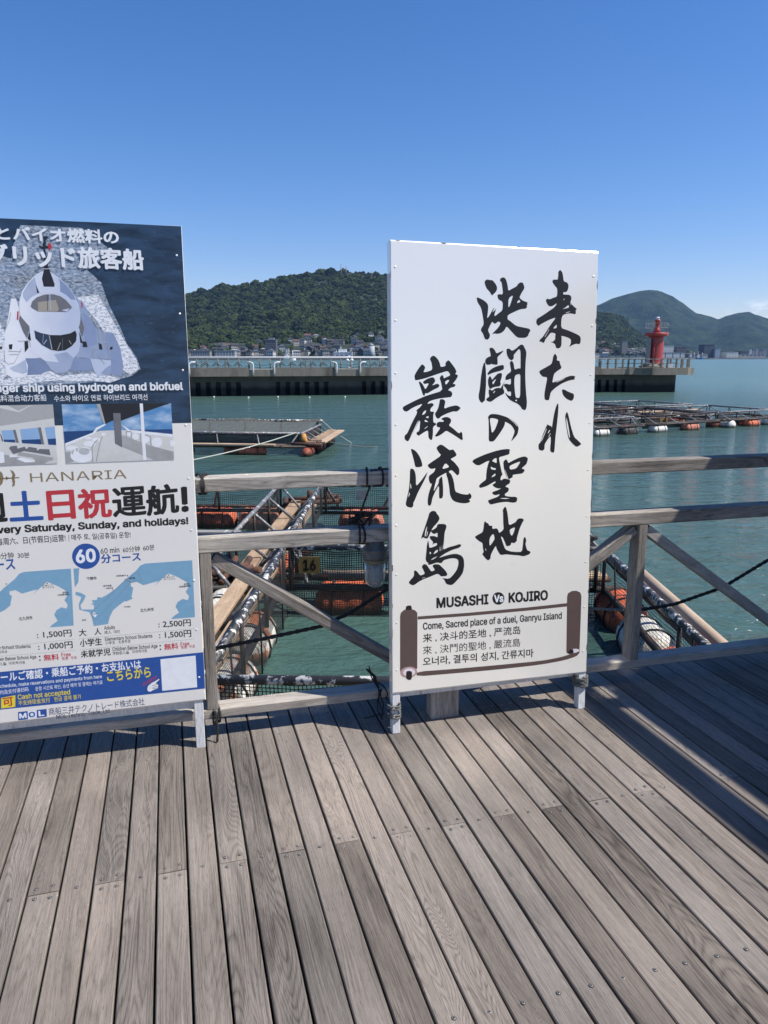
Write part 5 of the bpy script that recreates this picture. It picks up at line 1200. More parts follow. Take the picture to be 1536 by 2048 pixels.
    def sidenets(s, hx, hy, ztop, mat, sides='NESW', zb=-0.3, inset=0.02):
        hx -= inset; hy -= inset; C = [(-hx, -hy), (hx, -hy), (hx, hy), (-hx, hy)]; nm = 'SENW'; qs = []
        for i in range(4):
            if nm[i] in sides:
                (x0, y0), (x1, y1) = C[i], C[(i + 1) % 4]; qs.append(((x0, y0, ztop), (x1, y1, ztop), (x1, y1, zb), (x0, y0, zb)))
        s.net('net', qs, mat)
def number_plate(r, c, txt, size=0.3, face=None, label='', plain_col='plate_yellow'):
    """yellow plate with a number, hung on the cage; faces the viewer side (-ey)"""
    h = size / 2; ex, ey = r.ex, r.ey
    b = MB(); b.beam(c - ex * h, c + ex * h, 0.012, size * 0.82, up=Z); p = b.build('number_plate', M[plain_col], r.root)
    if txt:
        v, f = glyphs(txt, 0.03); x0, x1 = v[:, 0].min(), v[:, 0].max(); y0, y1 = v[:, 1].min(), v[:, 1].max()
        q = MB()
        for (x, y) in v:
            q.v.append(c - ey * 0.008 + ex * ((x - x0) / (x1 - x0) - 0.5) * size * 0.62 + Z * ((y - y0) / (y1 - y0) - 0.5) * size * 0.56)
        for g in f: q.face(g)
        q.build('number', M['ink_text'], p)
    return p

# --- nearest cage, right behind the railing between the boards (its rails lie nearly square to the view)
cn = Raft('fish_cage', (0.77, 7.62), 91.2, 'nearest fish cage, with planks and rust stained white floats along its left side')
HX, HY, ZT = 2.20, 2.12, 1.0
cn.frame(HX, HY, ZT, zlow=0.40, rt=0.042, rl=0.045)
cn.sidenets(HX, HY, ZT, M['net_fine'], 'SNW'); cn.sidenets(HX, HY, ZT, M['net_teal'], 'E')
for (x, y, al, mt) in ((-HX - .28, -1.75, 'y', 'yellow'), (-HX - .22, -0.55, 'y', 'mixed'), (-HX - .24, 0.85, 'y', 'mixed'), (-HX - .26, -2.75, 'y', 'yellow'), (HX + .30, -1.35, 'y', 'orange'), (HX + .28, -0.25, 'y', 'orange'), (HX + .22, 0.82, 'y', 'white'), (HX + .24, 1.98, 'y', 'orange'),
                   (0.05 - 1.02 - 0.35, HY + .30, 'x', 'orange'), (1.15, HY + .30, 'x', 'pink'), (-1.1, -HY - .35, 'x', 'yellow'), (1.2, -HY - .35, 'x', 'white')):
    cn.flt(x, y, al, mt, L=1.02, r=0.285)
cn.plank((-HX - 0.62, -3.3, 0.52), (-HX - 0.58, 2.6, 0.52), 0.23); cn.plank((-HX - 0.33, -3.1, 0.50), (-HX - 0.30, 2.75, 0.50), 0.20)
cn.pipes('boom_pole', [[(HX + 0.62, -2.6, 0.58), (HX + 0.60, 2.6, 0.60)]], 0.075, M['bamboo'])
cn.pipes('boom_pole', [[(-1.6, HY + 0.10, 0.56), (2.3, HY + 0.12, 0.56)], [(-1.7, HY + 0.42, 0.50), (2.3, HY + 0.44, 0.50)]], 0.055, M['bamboo'])
cn.pipes('drop_line', [[(x, -HY if y is None else y, ZT), (x + .03, (-HY if y is None else y) - .04, 0.5), (x + .02, (-HY if y is None else y), -0.2)] for x, y in ((-HX, -1.2), (-HX, 0.2), (-HX + .02, 1.6), (HX, -1.0), (HX, 0.6), (HX, 1.6), (-0.5, HY), (0.8, HY))], 0.011, M['rope'])
pl = at_y(619, 1130, 9.66)
number_plate(cn, pl, '16', 0.285)
# --- the cage behind it
cf = Raft('fish_cage', (0.86, 12.6), 91.2, 'fish cage with a dark plate on its net and faded orange floats beyond')
cf.frame(2.2, 2.2, 1.0, zlow=0.40, rt=0.042)
cf.sidenets(2.2, 2.2, 1.0, M['net_teal'], 'NW'); cf.sidenets(2.2, 2.2, 1.0, M['net_fine'], 'S')
for (x, y, al, mt) in ((-1.40, 2.55, 'x', 'pink'), (0.9, 2.55, 'x', 'orange'), (-2.5, -1.1, 'y', 'orange'), (-2.5, 0.6, 'y', 'pink'), (-1.3, -2.52, 'x', 'orange'), (0.6, -2.52, 'x', 'orange'), (2.5, 0.3, 'y', 'white')): cf.flt(x, y, al, mt, L=1.0, r=0.28)
cf.plank((-2.86, -2.6, 0.52), (-2.80, 2.9, 0.52), 0.24); cf.plank((-2.50, -2.5, 0.50), (-2.44, 3.0, 0.50), 0.2)
number_plate(cf, at_y(725, 990, 14.72), '', 0.26, plain_col='grey_metal')
# --- left neighbours, half hidden by the poster
cl_ = Raft('fish_cage', (-4.55, 7.7), 91.2, 'fish cage mostly behind the poster board, with rusty fittings beside the planks')
cl_.frame(2.0, 2.1, 1.0, zlow=0.40); cl_.sidenets(2.0, 2.1, 1.0, M['net_fine'], 'NE')
for (x, y, al, mt) in ((2.28, -1.0, 'y', 'pink'), (2.28, 0.7, 'y', 'pink'), (2.3, 1.95, 'y', 'white'), (0.6, 2.45, 'x', 'orange'), (-1.2, 2.45, 'x', 'white')): cl_.flt(x, y, al, mt, L=1.0, r=0.28)
for k in range(3):
    cl_.pipes('rusty_fitting', [[(1.9 + .2 * k, 2.3 + .14 * k, 0.5), (2.5 + .12 * k, 2.55 - .1 * k, 0.62)], [(2.0 + .2 * k, 2.2, 0.45), (2.1 + .2 * k, 2.8, 0.66)]], 0.05, M['rust'])
cl2 = Raft('fish_cage', (-4.15, 12.9), 91.2, 'fish cage with a long worn grey handrail sloping away beside the poster board')
cl2.frame(1.95, 2.2, 1.0, zlow=0.40, mt='pipe_grey'); cl2.sidenets(1.95, 2.2, 1.0, M['net_teal'], 'NE'); cl2.sidenets(1.95, 2.2, 1.0, M['net_fine'], 'S')
for (x, y, al, mt) in ((0.45, 2.52, 'x', 'orange'), (1.45, 2.50, 'x', 'pink'), (-1.3, 2.5, 'x', 'orange'), (2.25, -1.2, 'y', 'white'), (2.25, 0.6, 'y', 'white'), (0.5, -2.5, 'x', 'orange')): cl2.flt(x, y, al, mt, L=1.0, r=0.28)
cl2.pipes('rusty_fitting', [[(1.9, 2.75, 0.52), (3.1, 2.72, 0.62)], [(1.95, 2.4, 0.5), (3.15, 2.42, 0.58)], [(3.1, 2.72, 0.62), (3.15, 2.42, 0.58)], [(1.95, 2.75, 0.55), (2.0, 2.4, 0.5)], [(2.5, 2.6, 0.55), (2.5, 2.6, 0.78)], [(2.85, 2.6, 0.55), (2.85, 2.6, 0.8)]], 0.06, M['rust'])
# --- the covered cage further out on the left
cv = Raft('covered_fish_cage', (-6.2, 29.8), 96.0, 'long fish cage draped with grey and black netting')
hx, hy = 3.30, 1.9
cv.frame(hx, hy, 0.76, zlow=0.32, rt=0.05, rl=0.05, mt='pipe_grey', div=4, sides='SEW')
cv.frame(hx, hy, 0.92, zlow=0.32, rt=0.05, rl=0.05, mt='pipe', div=4, sides='N')
cv.net('black_net', [((-hx, -hy - .03, .74), (hx, -hy - .03, .74), (hx, -hy - .02, 0.2), (-hx, -hy - .02, 0.2)), ((hx, -hy, .74), (hx, hy, .90), (hx, hy, .2), (hx, -hy, .2))], M['net_black'])
def drape():
    b = MB(); n, m = 30, 8
    def pt(i, j):
        u, v = i / n, j / m; x = -hx + 2 * hx * u; y = hy - 2 * hy * v * 0.985
        top = 1.02 - 0.10 * math.sin(math.pi * min(u / 0.5, 1.0 if u < .5 else 1)) ** 2 * (u < 0.5) - 0.15 * (math.sin(math.pi * (u - .5) / .5) ** 2 if u >= .5 else 0) 
        z = top + (0.80 - top) * v ** 0.75 - 0.05 * math.sin(math.pi * v) + 0.02 * math.sin(i * 1.7 + j)
        return cv.P(x, y, z)
    for i in range(n):
        for j in range(m):
            b.quad(pt(i, j), pt(i + 1, j), pt(i + 1, j + 1), pt(i, j + 1), [(6.6 * i / n, 4.0 * j / m), (6.6 * (i + 1) / n, 4.0 * j / m), (6.6 * (i + 1) / n, 4.0 * (j + 1) / m), (6.6 * i / n, 4.0 * (j + 1) / m)])
    b.build('net_cover', M['net_olive'], cv.root)
drape()
for (x, y, al, mt) in ((-2.9, -2.3, 'x', 'dark'), (-1.3, -2.3, 'x', 'black'), (0.95, -2.3, 'x', 'dark'), (1.5, -2.35, 'x', 'orange'), (3.65, -2.3, 'y', 'dark'), (3.75, -0.6, 'y', 'dark'), (3.75, 1.3, 'y', 'orange')): cv.flt(x, y, al, mt, L=1.15, r=0.20, z=0.12)
cv.plank((-3.6, -2.42, 0.38), (2.4, -2.42, 0.38), 0.3, t=0.06); cv.plank((3.72, -2.3, 0.46), (3.72, 2.4, 0.48), 0.36, t=0.06); cv.plank((3.72 + .4, -2.2, 0.46), (3.72 + .4, 2.3, 0.48), 0.3, t=0.06)
cv.pipes('rusty_fitting', [[(2.9, -2.3, 0.42), (4.2, -2.5, 0.42)], [(3.0, -1.9, 0.42), (4.1, -2.1, 0.5)]], 0.06, M['rust'])
b = MB(); b.tube([cv.P(3.4, -2.0, .76), cv.P(3.42, -2.05, 0.58), cv.P(3.6, -2.1, 0.36)], [0.09, 0.12, 0.04], 10); b.build('yellow_buoy', M['float_yellow'], cv.root)
cA = cv.P(hx - .2, -hy, .80); cB = cv.P(hx, hy, 1.0)
rope_thing('mooring_rope', [sag(gnd(330, 930, -1.5), cA, 0.10)], 0.020, M['rope_pale'], 'pale mooring rope slanting up to the front corner of the net covered cage', twist=False)
rope_thing('mooring_rope', [sag(cB, gnd(860, 886, WATER), 0.9, 24)], 0.017, M['rope_pale'], 'pale mooring rope sagging from the covered cage back corner to the water', twist=False)
rope_thing('mooring_rope', [sag(cA, gnd(755, 893, WATER), 0.15, 20)], 0.014, M['rope_grey'], 'grey mooring rope running from the net covered cage low over the water', twist=False)

# --- the row of bare pipe cages out on the right
def far_cage(x, y, head, label, fl, plates=(), hx=2.3, hy=2.1, zt=0.76):
    r = Raft('fish_cage', (x, y), head, label); r.frame(hx, hy, zt, zlow=0.38, rt=0.045, rl=0.05, mt='pipe_dark' if (int(x * 7) % 2) else 'pipe_grey', ml='pipe_dark', slant=0.5)
    for (a, c, al, mt) in fl: r.flt(a, c, al, mt, L=1.05, r=0.29, z=0.10)
    for (a, c, z, txt) in plates: number_plate(r, r.P(a, c, z), txt, 0.55)
    rr = random.Random(int(x * 100))
    for k in range(5): r.flt(rr.uniform(-hx, hx), rr.choice([-1.9, 1.9, 2.6, 2.3]), 'x', rr.choice(['white', 'dark', 'black', 'pink', 'dark']), L=rr.uniform(.6, .95), r=rr.uniform(.2, .28), z=.10, straps=False)
    r.net('black_net', [((-hx, -hy + .03, .60), (hx * rr.uniform(-.2, .6), -hy + .03, .50), (hx * .4, -hy + .03, .1), (-hx, -hy + .03, .15))], M['net_black'])
    r.pipes('cross_pipe', [[(-hx - .4, 0, 0.40), (hx + .4, 0, 0.40)]], 0.06, M['pipe_dark'])
    return r
HD = 62
e1 = np.array([math.sin(R(HD)), math.cos(R(HD))]); e2 = np.array([-e1[1], e1[0]])
b0 = np.array([10.05, 34.2])
def cpos(i, j): return b0 + e1 * (5.35 * i) + e2 * (2.3 + 5.5 * j)
far_cage(*cpos(0, 0), HD, 'pipe frame fish cage on a white and a black float beside the notice board', [(-0.1, -2.45, 'x', 'white'), (1.75, -2.45, 'x', 'black'), (1.9, -2.2, 'x', 'pink'), (-1.9, -2.45, 'x', 'black'), (0.8, 2.4, 'x', 'white')])
far_cage(*cpos(1, 0), HD, 'pipe frame fish cage with a yellow 6 plate and a pink and white float', [(-1.65, -2.45, 'x', 'white'), (0.65, -2.45, 'x', 'pink'), (2.45, 0.0, 'y', 'orange'), (2.6, 1.4, 'y', 'pink'), (0.2, 2.4, 'x', 'black')], [(-0.85, -2.1, 0.42, '6')])
far_cage(*cpos(2, 0), HD, 'pipe frame fish cage at the right edge of the picture', [(0.0, -2.45, 'x', 'orange'), (-1.8, -2.3, 'y', 'white'), (1.6, -2.45, 'x', 'white')])
far_cage(*cpos(0, 1), HD, 'second row pipe frame fish cage with small white floats inside', [(-1.2, -2.2, 'x', 'white'), (0.6, -2.3, 'x', 'white'), (1.4, 2.3, 'x', 'pink'), (-1.8, 2.3, 'x', 'white')])
far_cage(*cpos(1, 1), HD, 'second row pipe frame fish cage with dark olive plates over a red float', [(-1.6, -2.3, 'x', 'orange'), (0.2, -2.3, 'x', 'black'), (1.7, 2.3, 'x', 'white'), (-0.5, 2.3, 'x', 'white')], [(-2.2, -2.1, .72, ''), (0.4, 2.1, .72, '')])
far_cage(*cpos(2, 1), HD, 'second row pipe frame fish cage with a plank walk and a yellow float', [(-1.6, -2.3, 'x', 'white'), (0.8, -2.3, 'x', 'yellow'), (1.9, 2.3, 'x', 'white')]).plank((-2.6, -2.5, 0.46), (2.6, -2.5, 0.46), 0.5)

# ================================================================== THE BREAKWATER PIER AND ITS LIGHT
PA = gnd(380, 793, WATER); PBp = gnd(1350, 783, WATER)
PD = PBp - PA; PLEN = np.linalg.norm(PD); PD /= PLEN; PN = np.array([-PD[1], PD[0], 0.0])
def pp(a, e, z): return np.array([PA[0], PA[1], 0]) + a * PD + e * PN + z * Z
def pa(x, y=740, e=0.0):
    r = ray(x, y); t = ((pp(0, e, 0) - CP) @ PN) / (r @ PN); return float((CP + r * t - pp(0, e, 0)) @ PD)
def pbox(b, a0, a1, e0, e1, z0, z1, mi=0):
    b.beam(pp(a0, (e0 + e1) / 2, (z0 + z1) / 2), pp(a1, (e0 + e1) / 2, (z0 + z1) / 2), e1 - e0, z1 - z0, mi=mi)
def pier():
    root = empty('breakwater_pier', pp(25, 2, WATER), 'concrete breakwater pier with dark slots in its wall and a railing on top', 'pier')
    a0, a1 = pa(60), PLEN + 0.1; C = M['concrete']
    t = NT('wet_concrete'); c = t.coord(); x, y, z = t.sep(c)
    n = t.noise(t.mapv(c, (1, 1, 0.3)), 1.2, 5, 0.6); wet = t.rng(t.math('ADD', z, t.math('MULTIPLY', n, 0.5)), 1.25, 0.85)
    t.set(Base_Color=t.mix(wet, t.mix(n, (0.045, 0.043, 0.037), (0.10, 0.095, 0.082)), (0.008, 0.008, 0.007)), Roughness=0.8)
    b = MB(); pbox(b, a0, a1 + 0.9, -0.75, 4.4, -0.16, 0.46); b.build('deck_slab', C, root)
    b = MB()
    g = [pa(497), pa(545), pa(725), pa(770)]
    for (x0, x1) in ((a0, pa(497)), (pa(545), pa(668)), (pa(716) , pa(800)), (pa(800) + 1.5, pa(1195))):
        pbox(b, x0, x1, -0.75, -0.45, 0.463, 0.66)
    b.build('kerb', C, root)
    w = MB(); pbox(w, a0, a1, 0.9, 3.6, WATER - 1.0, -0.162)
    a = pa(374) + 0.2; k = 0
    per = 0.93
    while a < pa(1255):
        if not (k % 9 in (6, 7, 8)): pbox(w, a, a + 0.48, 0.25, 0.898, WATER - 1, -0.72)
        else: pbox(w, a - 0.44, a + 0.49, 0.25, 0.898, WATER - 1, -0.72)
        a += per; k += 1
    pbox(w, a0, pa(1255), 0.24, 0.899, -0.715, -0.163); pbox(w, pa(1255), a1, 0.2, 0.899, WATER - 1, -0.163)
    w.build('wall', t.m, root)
    # pier head wider than the pier
    h = MB(); ac = pa(1338); 
    hw = MB()
    pts = [(pa(1262), -0.76), (pa(1285), -1.9), (pa(1355), -1.9), (pa(1378), -0.9), (pa(1380), 3.4), (pa(1368), 5.2), (pa(1285), 5.2)]
    base = len(h.v)
    for z in (-0.20, 0.52):
        for (q, e) in pts: h.v.append(pp(q, e, z))
    m = len(pts)
    for i in range(m): j = (i + 1) % m; h.face((base + i, base + j, base + m + j, base + m + i), None, .5)
    h.face(tuple(base + m + i for i in range(m)), None, .5); h.face(tuple(base + i for i in reversed(range(m))), None, .5)
    h.build('pier_head', C, root)
    # near fence: posts, rail and a zigzag of flat bars; far fence: taller posts with a white handrail
    rail, hr = MB(), MB()
    secs = [(a0, pa(497)), (pa(545) + .3, pa(668)), (pa(716), pa(806)), (pa(850), pa(1195))]
    for (x0, x1) in secs:
        n = max(1, int((x1 - x0) / 1.95)); st = (x1 - x0) / n
        for i in range(n + 1): b = MB(); pbox(b, x0 + i * st - .06, x0 + i * st + .06, -0.67, -0.55, 0.46, 1.27); b.build('fence_post', C, root)
        pbox(rail, x0, x1, -0.63, -0.59, 1.14, 1.19); pbox(rail, x0, x1, -0.63, -0.59, 0.74, 0.77)
        q = x0 + .1
        while q < x1 - .9:
            zig = MB()
            for (p0, p1) in (((q, .78), (q + .42, 1.13)), ((q + .42, 1.13), (q + .84, .78)), ((q + .2, .78), (q + .42, .98)), ((q + .42, .98), (q + .62, .78))):
                zig.beam(pp(p0[0], -.61, p0[1]), pp(p1[0], -.61, p1[1]), 0.03, 0.06)
            zig.build('fence_zigzag', M['pipe_dark'], root); q += .98
    q = a0
    while q < pa(1196):
        hp = MB(); hp.tube([pp(q, 4.1, .46), pp(q, 4.1, 1.54)], 0.055, 6); hp.build('handrail_post', C, root); q += 1.02
    hr.tube([pp(a0, 4.1, 1.58), pp(pa(1196), 4.1, 1.58)], 0.075, 8)
    rail.build('fence_rail', M['grey_metal'], root)
    hr.build('handrail', M['white_metal'], root)
    for xx, s in ((380, 1), (506, -1), (548, 1), (671, -1), (718, 1)):
        q = pa(xx); b = MB()
        b.tube([pp(q, -.80, -0.12 + .1), pp(q, -.86, .3), pp(q - .02 * s, -.86, .9), pp(q + .04 * s, -.84, 1.06), pp(q + .18 * s, -.8, 1.14), pp(q + .55 * s, -.75, 1.16)], 0.055, 8); b.build('bent_grab_pipe', M['white_metal'], root)
    b = MB()
    for (x0, x1) in ((506, 546), (671, 716)):
        for z in (.98, .72): b.tube(sag(pp(pa(x0), -.6, z), pp(pa(x1), -.6, z), .12, 10), 0.022, 5)
    b.build('safety_chain', M['rope'], root)
    b = MB(); q0_, q1_ = pa(694), pa(703)
    for q in (q0_, q1_): b.tube([pp(q, -.3, .47), pp(q, -.3, 1.55), pp((q0_ + q1_) / 2, -.3, 1.72)], 0.05, 6)
    for z in (.6, .95, 1.25): b.tube([pp(q0_, -.3, z), pp(q1_, -.3, z)], 0.045, 6)
    b.lathe(pp(q0_, -.32, 1.32), [(.12, -.1), (.15, 0), (.12, .1)], 10); b.lathe(pp(q1_, -.32, 1.32), [(.12, -.1), (.15, 0), (.12, .1)], 10)
    b.build('white_ladder', M['white_metal'], root)
    # railing of the pier head (brownish concrete posts)
    rl = MB(); pbm = plain('post_brown', (0.16, 0.14, 0.11), .8, .2, 3)
    ring = [(1198, -.55), (1215, -.6), (1231, -.62), (1245, -.6), (1256, -.62), (1268, -1.0), (1283, -1.7), (1305, -1.75), (1322, -1.75), (1334, -1.75), (1352, -1.72), (1362, -1.3), (1374, -.7), (1376, 1.0), (1377, 3.0), (1364, 4.9), (1340, 5.0), (1315, 5.0), (1290, 5.0)]
    for (x, e) in ring: q = pa(x, e=e); b = MB(); pbox(b, q - .07, q + .07, e - .07, e + .07, .46, 1.45); b.build('head_railing_post', pbm, root)
    for (p, q) in zip(ring[:-1], ring[1:]):
        for z in (1.40, .98): rl.tube([pp(pa(p[0], e=p[1]), p[1], z), pp(pa(q[0], e=q[1]), q[1], z)], .035, 6)
    rl.build('head_railing_bar', M['pipe_grey'], root)
pier()
def pier_light():
    Yd = float(pp(pa(1309), 1.7, 0)[1]); bx = at_y(1308.5, 725, Yd); X0, Y0 = bx[0], bx[1]
    def zy(y): return float(at_y(1308.5, y, Yd)[2])
    z0 = 0.52
    sc_ = Yd * 1.0 / F
    red = stained('lighthouse_red', (0.38, 0.046, 0.04), (0.25, 0.034, 0.03), .56, .74, .42, 1.6, (1, 1, .4), .05)
    root = empty('pier_lighthouse', (X0, Y0, z0), 'small red cast iron lighthouse with a round gallery at the end of the pier', 'lighthouse')
    b = MB(); b.lathe((X0 - .25, Y0, z0), [(1.30, .002), (1.30, .16), (1.05, .20), (1.05, .36), (.8, .38)], 24); b.build('plinth', M['concrete'], root)
    zt = zy(671)
    b = MB(); b.lathe((X0, Y0, z0), [(1.0, .30), (.93, .42), (.86, .8), (.80, zt - z0 - .4), (.80, zt - z0)], 28); b.build('tower', red, root)
    b = MB(); b.lathe((X0, Y0, zt), [(.7, -.16), (1.22, .0), (1.24, .05), (1.24, .26), (1.20, .28), (.3, .29)], 28); b.build('gallery', red, root)
    b = MB(); b.lathe((X0 + .03, Y0, zt + .28), [(.36, 0), (.34, .35), (.27, .42), (.24, zy(643) - zt - .28), (.30, zy(643) - zt - .26), (.30, zy(641) - zt - .2)], 20); b.build('lantern_pedestal', red, root)
    b = MB(); zl = zy(641.5); b.lathe((X0 + .03, Y0, zl), [(.18, 0), (.2, .05), (.2, .26), (.22, .27), (.2, .36), (.05, .40)], 16)
    t = NT('lantern_glass'); t.set(Base_Color=(0.62, 0.68, 0.72), Roughness=.15); b.build('lantern', t.m, root)
    b = MB()
    for i in range(12):
        a = i * math.pi / 6; p = np.array([X0 + 1.15 * math.cos(a), Y0 + 1.15 * math.sin(a), zt + .28]); b.tube([p, p + Z * .98], .016, 5)
    for h in (.52, .98): b.tube([np.array([X0 + 1.15 * math.cos(a), Y0 + 1.15 * math.sin(a), zt + .28 + h]) for a in np.linspace(0, 2 * math.pi, 25)], .018, 5)
    b.build('gallery_railing', M['grey_metal'], root)
    b = MB(); b.box((X0 - 1.12, Y0 - .85, z0 + .30), (X0 - .80, Y0 - .35, zy(676.5))); b.build('ladder_box', M['grey_metal'], root)
    b = MB(); b.tube([(X0 - .46, Y0 - .86, z0 + .3), (X0 - .46, Y0 - .86, zy(690)), (X0 - .34, Y0 - .74, zy(689))], .10, 8); b.build('cable_pipe', red, root)
    b = MB(); b.tube([(X0 + .10, Y0 - .80, zt - .25), (X0 + .06, Y0 - .76, zt + .3)], .12, 8); b.build('vent_pipe', red, root)
    b = MB(); b.box((X0 + 1.1, Y0 - .9, z0 + .002), (X0 + 1.65, Y0 - .5, z0 + .36)); b.build('white_box', M['white_metal'], root)
pier_light()
for k, px in enumerate((428, 497, 556, 619, 690)):
    p = gnd(px, 795 if k % 2 else 794, WATER); b = MB(); b.lathe(p, [(0.0, -.10), (.06, -.06), (.08, 0.02), (.06, .06), (0, .08)], 10)
    tag(b.build('marker_buoy', M['white_paint'], None, p), 'small white marker buoy floating at the foot of the pier wall', 'buoy', 'marker buoys along the pier')

# ================================================================== THE TOWN, QUAYS AND SHIPS
roof_cols = {'dark grey': (0.035, 0.037, 0.043), 'blue grey': (0.06, 0.072, 0.095), 'brown': (0.10, 0.06, 0.045), 'pale': (0.36, 0.35, 0.33), 'red': (0.14, 0.055, 0.045)}
wall_cols = {'white': (0.62, 0.61, 0.58), 'cream': (0.50, 0.45, 0.36), 'grey': (0.28, 0.28, 0.28), 'dark': (0.10, 0.085, 0.075)}
RM = {k: plain('roof_' + k.replace(' ', '_'), v, .8, .2, .4) for k, v in roof_cols.items()}
def window_wall(name, col, win=(0.03, 0.035, 0.045), w=2.6, h=3.1, fw=0.55, fh=0.45):
    t = NT(name); c = t.coord(); x, y, z = t.sep(c); s = t.math('ADD', x, y)
    a = t.math('LESS_THAN', t.math('FRACT', t.math('DIVIDE', s, w)), fw); b_ = t.math('LESS_THAN', t.math('ABSOLUTE', t.math('SUBTRACT', t.math('FRACT', t.math('DIVIDE', z, h)), 0.5)), fh / 2)
    n = t.noise(c, .3, 4, .6)
    t.set(Base_Color=t.mix(t.math('MULTIPLY', a, b_), t.mix(n, tuple(q * .75 for q in col), col), win), Roughness=.7); return t.m
WM = {k: window_wall('wall_' + k, v) for k, v in wall_cols.items()}
def house_proto(rk, wk, w, d, h, rh, hip):
    r = empty('town_house', (0, 0, 0)); b = MB()
    b.box((-w / 2, -d / 2, -3), (w / 2, d / 2, h)); b.build('walls', WM[wk], r)
    b = MB(); o = .5; k = w * .28 if hip else 0
    V = [(-w/2-o, -d/2-o, h), (w/2+o, -d/2-o, h), (w/2+o, d/2+o, h), (-w/2-o, d/2+o, h), (-w/2-o+k, 0, h+rh), (w/2+o-k, 0, h+rh)]
    b.v = [np.array(q, float) for q in V]
    for f in ((0,1,5,4), (2,3,4,5), (3,0,4), (1,2,5), (3,2,1,0)): b.face(f)
    b.build('roof', RM[rk], r); return r
PROTO = {}
specs = [('dark grey', 'white', 10, 8, 5.5, 2.8, True), ('dark grey', 'cream', 12, 8, 5.8, 2.6, False), ('blue grey', 'white', 9, 9, 6, 2.4, True), ('brown', 'cream', 10, 8, 5.5, 2.8, False), ('pale', 'white', 11, 9, 6.5, 1.2, True), ('dark grey', 'grey', 11, 9, 6, 2.5, True), ('red', 'white', 9, 8, 6, 2.4, False), ('dark grey', 'dark', 12, 9, 6, 2.8, False)]
for k, sp in enumerate(specs): PROTO[k] = house_proto(*sp)
used = set()
TAKEN = []
def place_house(X, Y, where, grp):
    for (tx, ty, tr) in TAKEN:
        if abs(X - tx) < tr and abs(Y - ty) < tr + 4: return False
    k = int(rng.choice(len(specs), p=[.22, .14, .14, .09, .13, .14, .04, .10])); sp = specs[k]
    o = PROTO[k] if k not in used else dup(PROTO[k]); used.add(k)
    s = rng.uniform(.8, 1.15)
    o.location = (X, Y, hill_z(X, Y)); o.rotation_euler = (0, 0, rng.choice([0, 1.57]) + rng.uniform(-.35, .35)); o.scale = (s, s, s * rng.uniform(.9, 1.25))
    TAKEN.append((X, Y, 6.5))
    lab = f"{sp[1]} town house with {'a hipped' if sp[6] else 'a gabled'} {sp[0]} roof {where}"
    tag(o, lab, 'house', f"{sp[1]} houses with {sp[0]} roofs {grp}"); return True
def block(name, px0, px1, ytop, ybot, Y, depth, mat, label, cat, roofm=None, extra=None):
    A = at_y(px0, ybot, Y); B = at_y(px1, ybot, Y); T = at_y(px0, ytop, Y); zb = min(A[2], 1.0) - 3
    r = empty(name, ((A[0] + B[0]) / 2, Y + depth / 2, A[2]), label, cat); b = MB()
    b.box((A[0], Y, zb), (B[0], Y + depth, T[2])); b.build('walls', mat, r)
    b = MB(); b.box((A[0] - .4, Y - .4, T[2] + .01), (B[0] + .4, Y + depth + .4, T[2] + .8)); b.build('roof', roofm or M['grey_metal'], r)
    TAKEN.append(((A[0] + B[0]) / 2, Y + depth / 2, (B[0] - A[0]) / 2 + 7)); return r
def plainwall(n, c): return plain(n, c, .7, .12, .15)
bl = block('tower_block', 530.5, 552.5, 680, 711.5, 1030, 16, window_wall('tower_dark', (0.075, 0.075, 0.095), (0.17, 0.17, 0.21), 2.2, 3.0, .5, .5), 'dark grey high rise tower block standing alone at the foot of the green hill', 'tower block')
b = MB(); A = at_y(536, 680, 1032); b.box((A[0], 1034, A[2] + .9), (A[0] + 8, 1042, A[2] + 3)); b.build('roof_plant', M['grey_metal'], bl)
block('apartment_block', 383, 420, 702.5, 711, 1010, 12, window_wall('apt_grey', (0.36, 0.36, 0.36), (0.05, 0.06, 0.07), 3.2, 3, .5, .6), 'long low grey apartment block beside the poster board, at the shore', 'apartment block')
block('apartment_block', 429.5, 470, 702, 711, 1012, 12, window_wall('apt_white', (0.5, 0.5, 0.49), (0.06, 0.07, 0.08), 4, 3, .5, .55), 'long low white apartment block between the first block and the tower', 'apartment block')
w = block('quay_building', 668.5, 704, 705, 713, 1006, 16, window_wall('quay_white', (0.72, 0.72, 0.72), (0.05, 0.07, 0.10), 6, 3.4, .72, .38), 'white two tier terminal building on the far quay', 'quay building', M['white_metal'])
A = at_y(677, 705, 1008); B_ = at_y(693, 699, 1008); b = MB(); b.box((A[0], 1009, A[2] + .82), (B_[0], 1018, B_[2] + .8)); b.build('upper_storey', window_wall('quay_white_up', (0.74, 0.74, 0.74), (0.3, 0.32, 0.35), 5, 6, .3, .2), w)
block('quay_shed', 650, 692, 713.4, 717.5, 1000, 5, window_wall('quay_shed', (0.42, 0.42, 0.40), (0.06, 0.06, 0.06), 9, 6, .25, .5), 'low grey shed along the far quay in front of the white terminal', 'shed')
def silo_tower():
    A = at_y(737, 712, 1010); B2 = at_y(749.5, 692, 1010); cx = (A[0] + B2[0]) / 2; r = (B2[0] - A[0]) / 2
    rt = empty('round_tower', (cx, 1016, A[2]), 'pale round apartment tower on the far quay beside the white notice board', 'tower')
    b = MB(); b.lathe((cx, 1016, 0), [(r, -2), (r, B2[2])], 24); b.build('walls', window_wall('round_wall', (0.40, 0.42, 0.43), (0.16, 0.18, 0.2), 50, 3, .9, .35), rt)
    b = MB(); b.lathe((cx - 1, 1016, B2[2] + .01), [(r * .9, 0), (r * .9, 2), (r * .2, 3.6)], 20); b.build('roof', M['grey_metal'], rt); TAKEN.append((cx, 1016, 14))
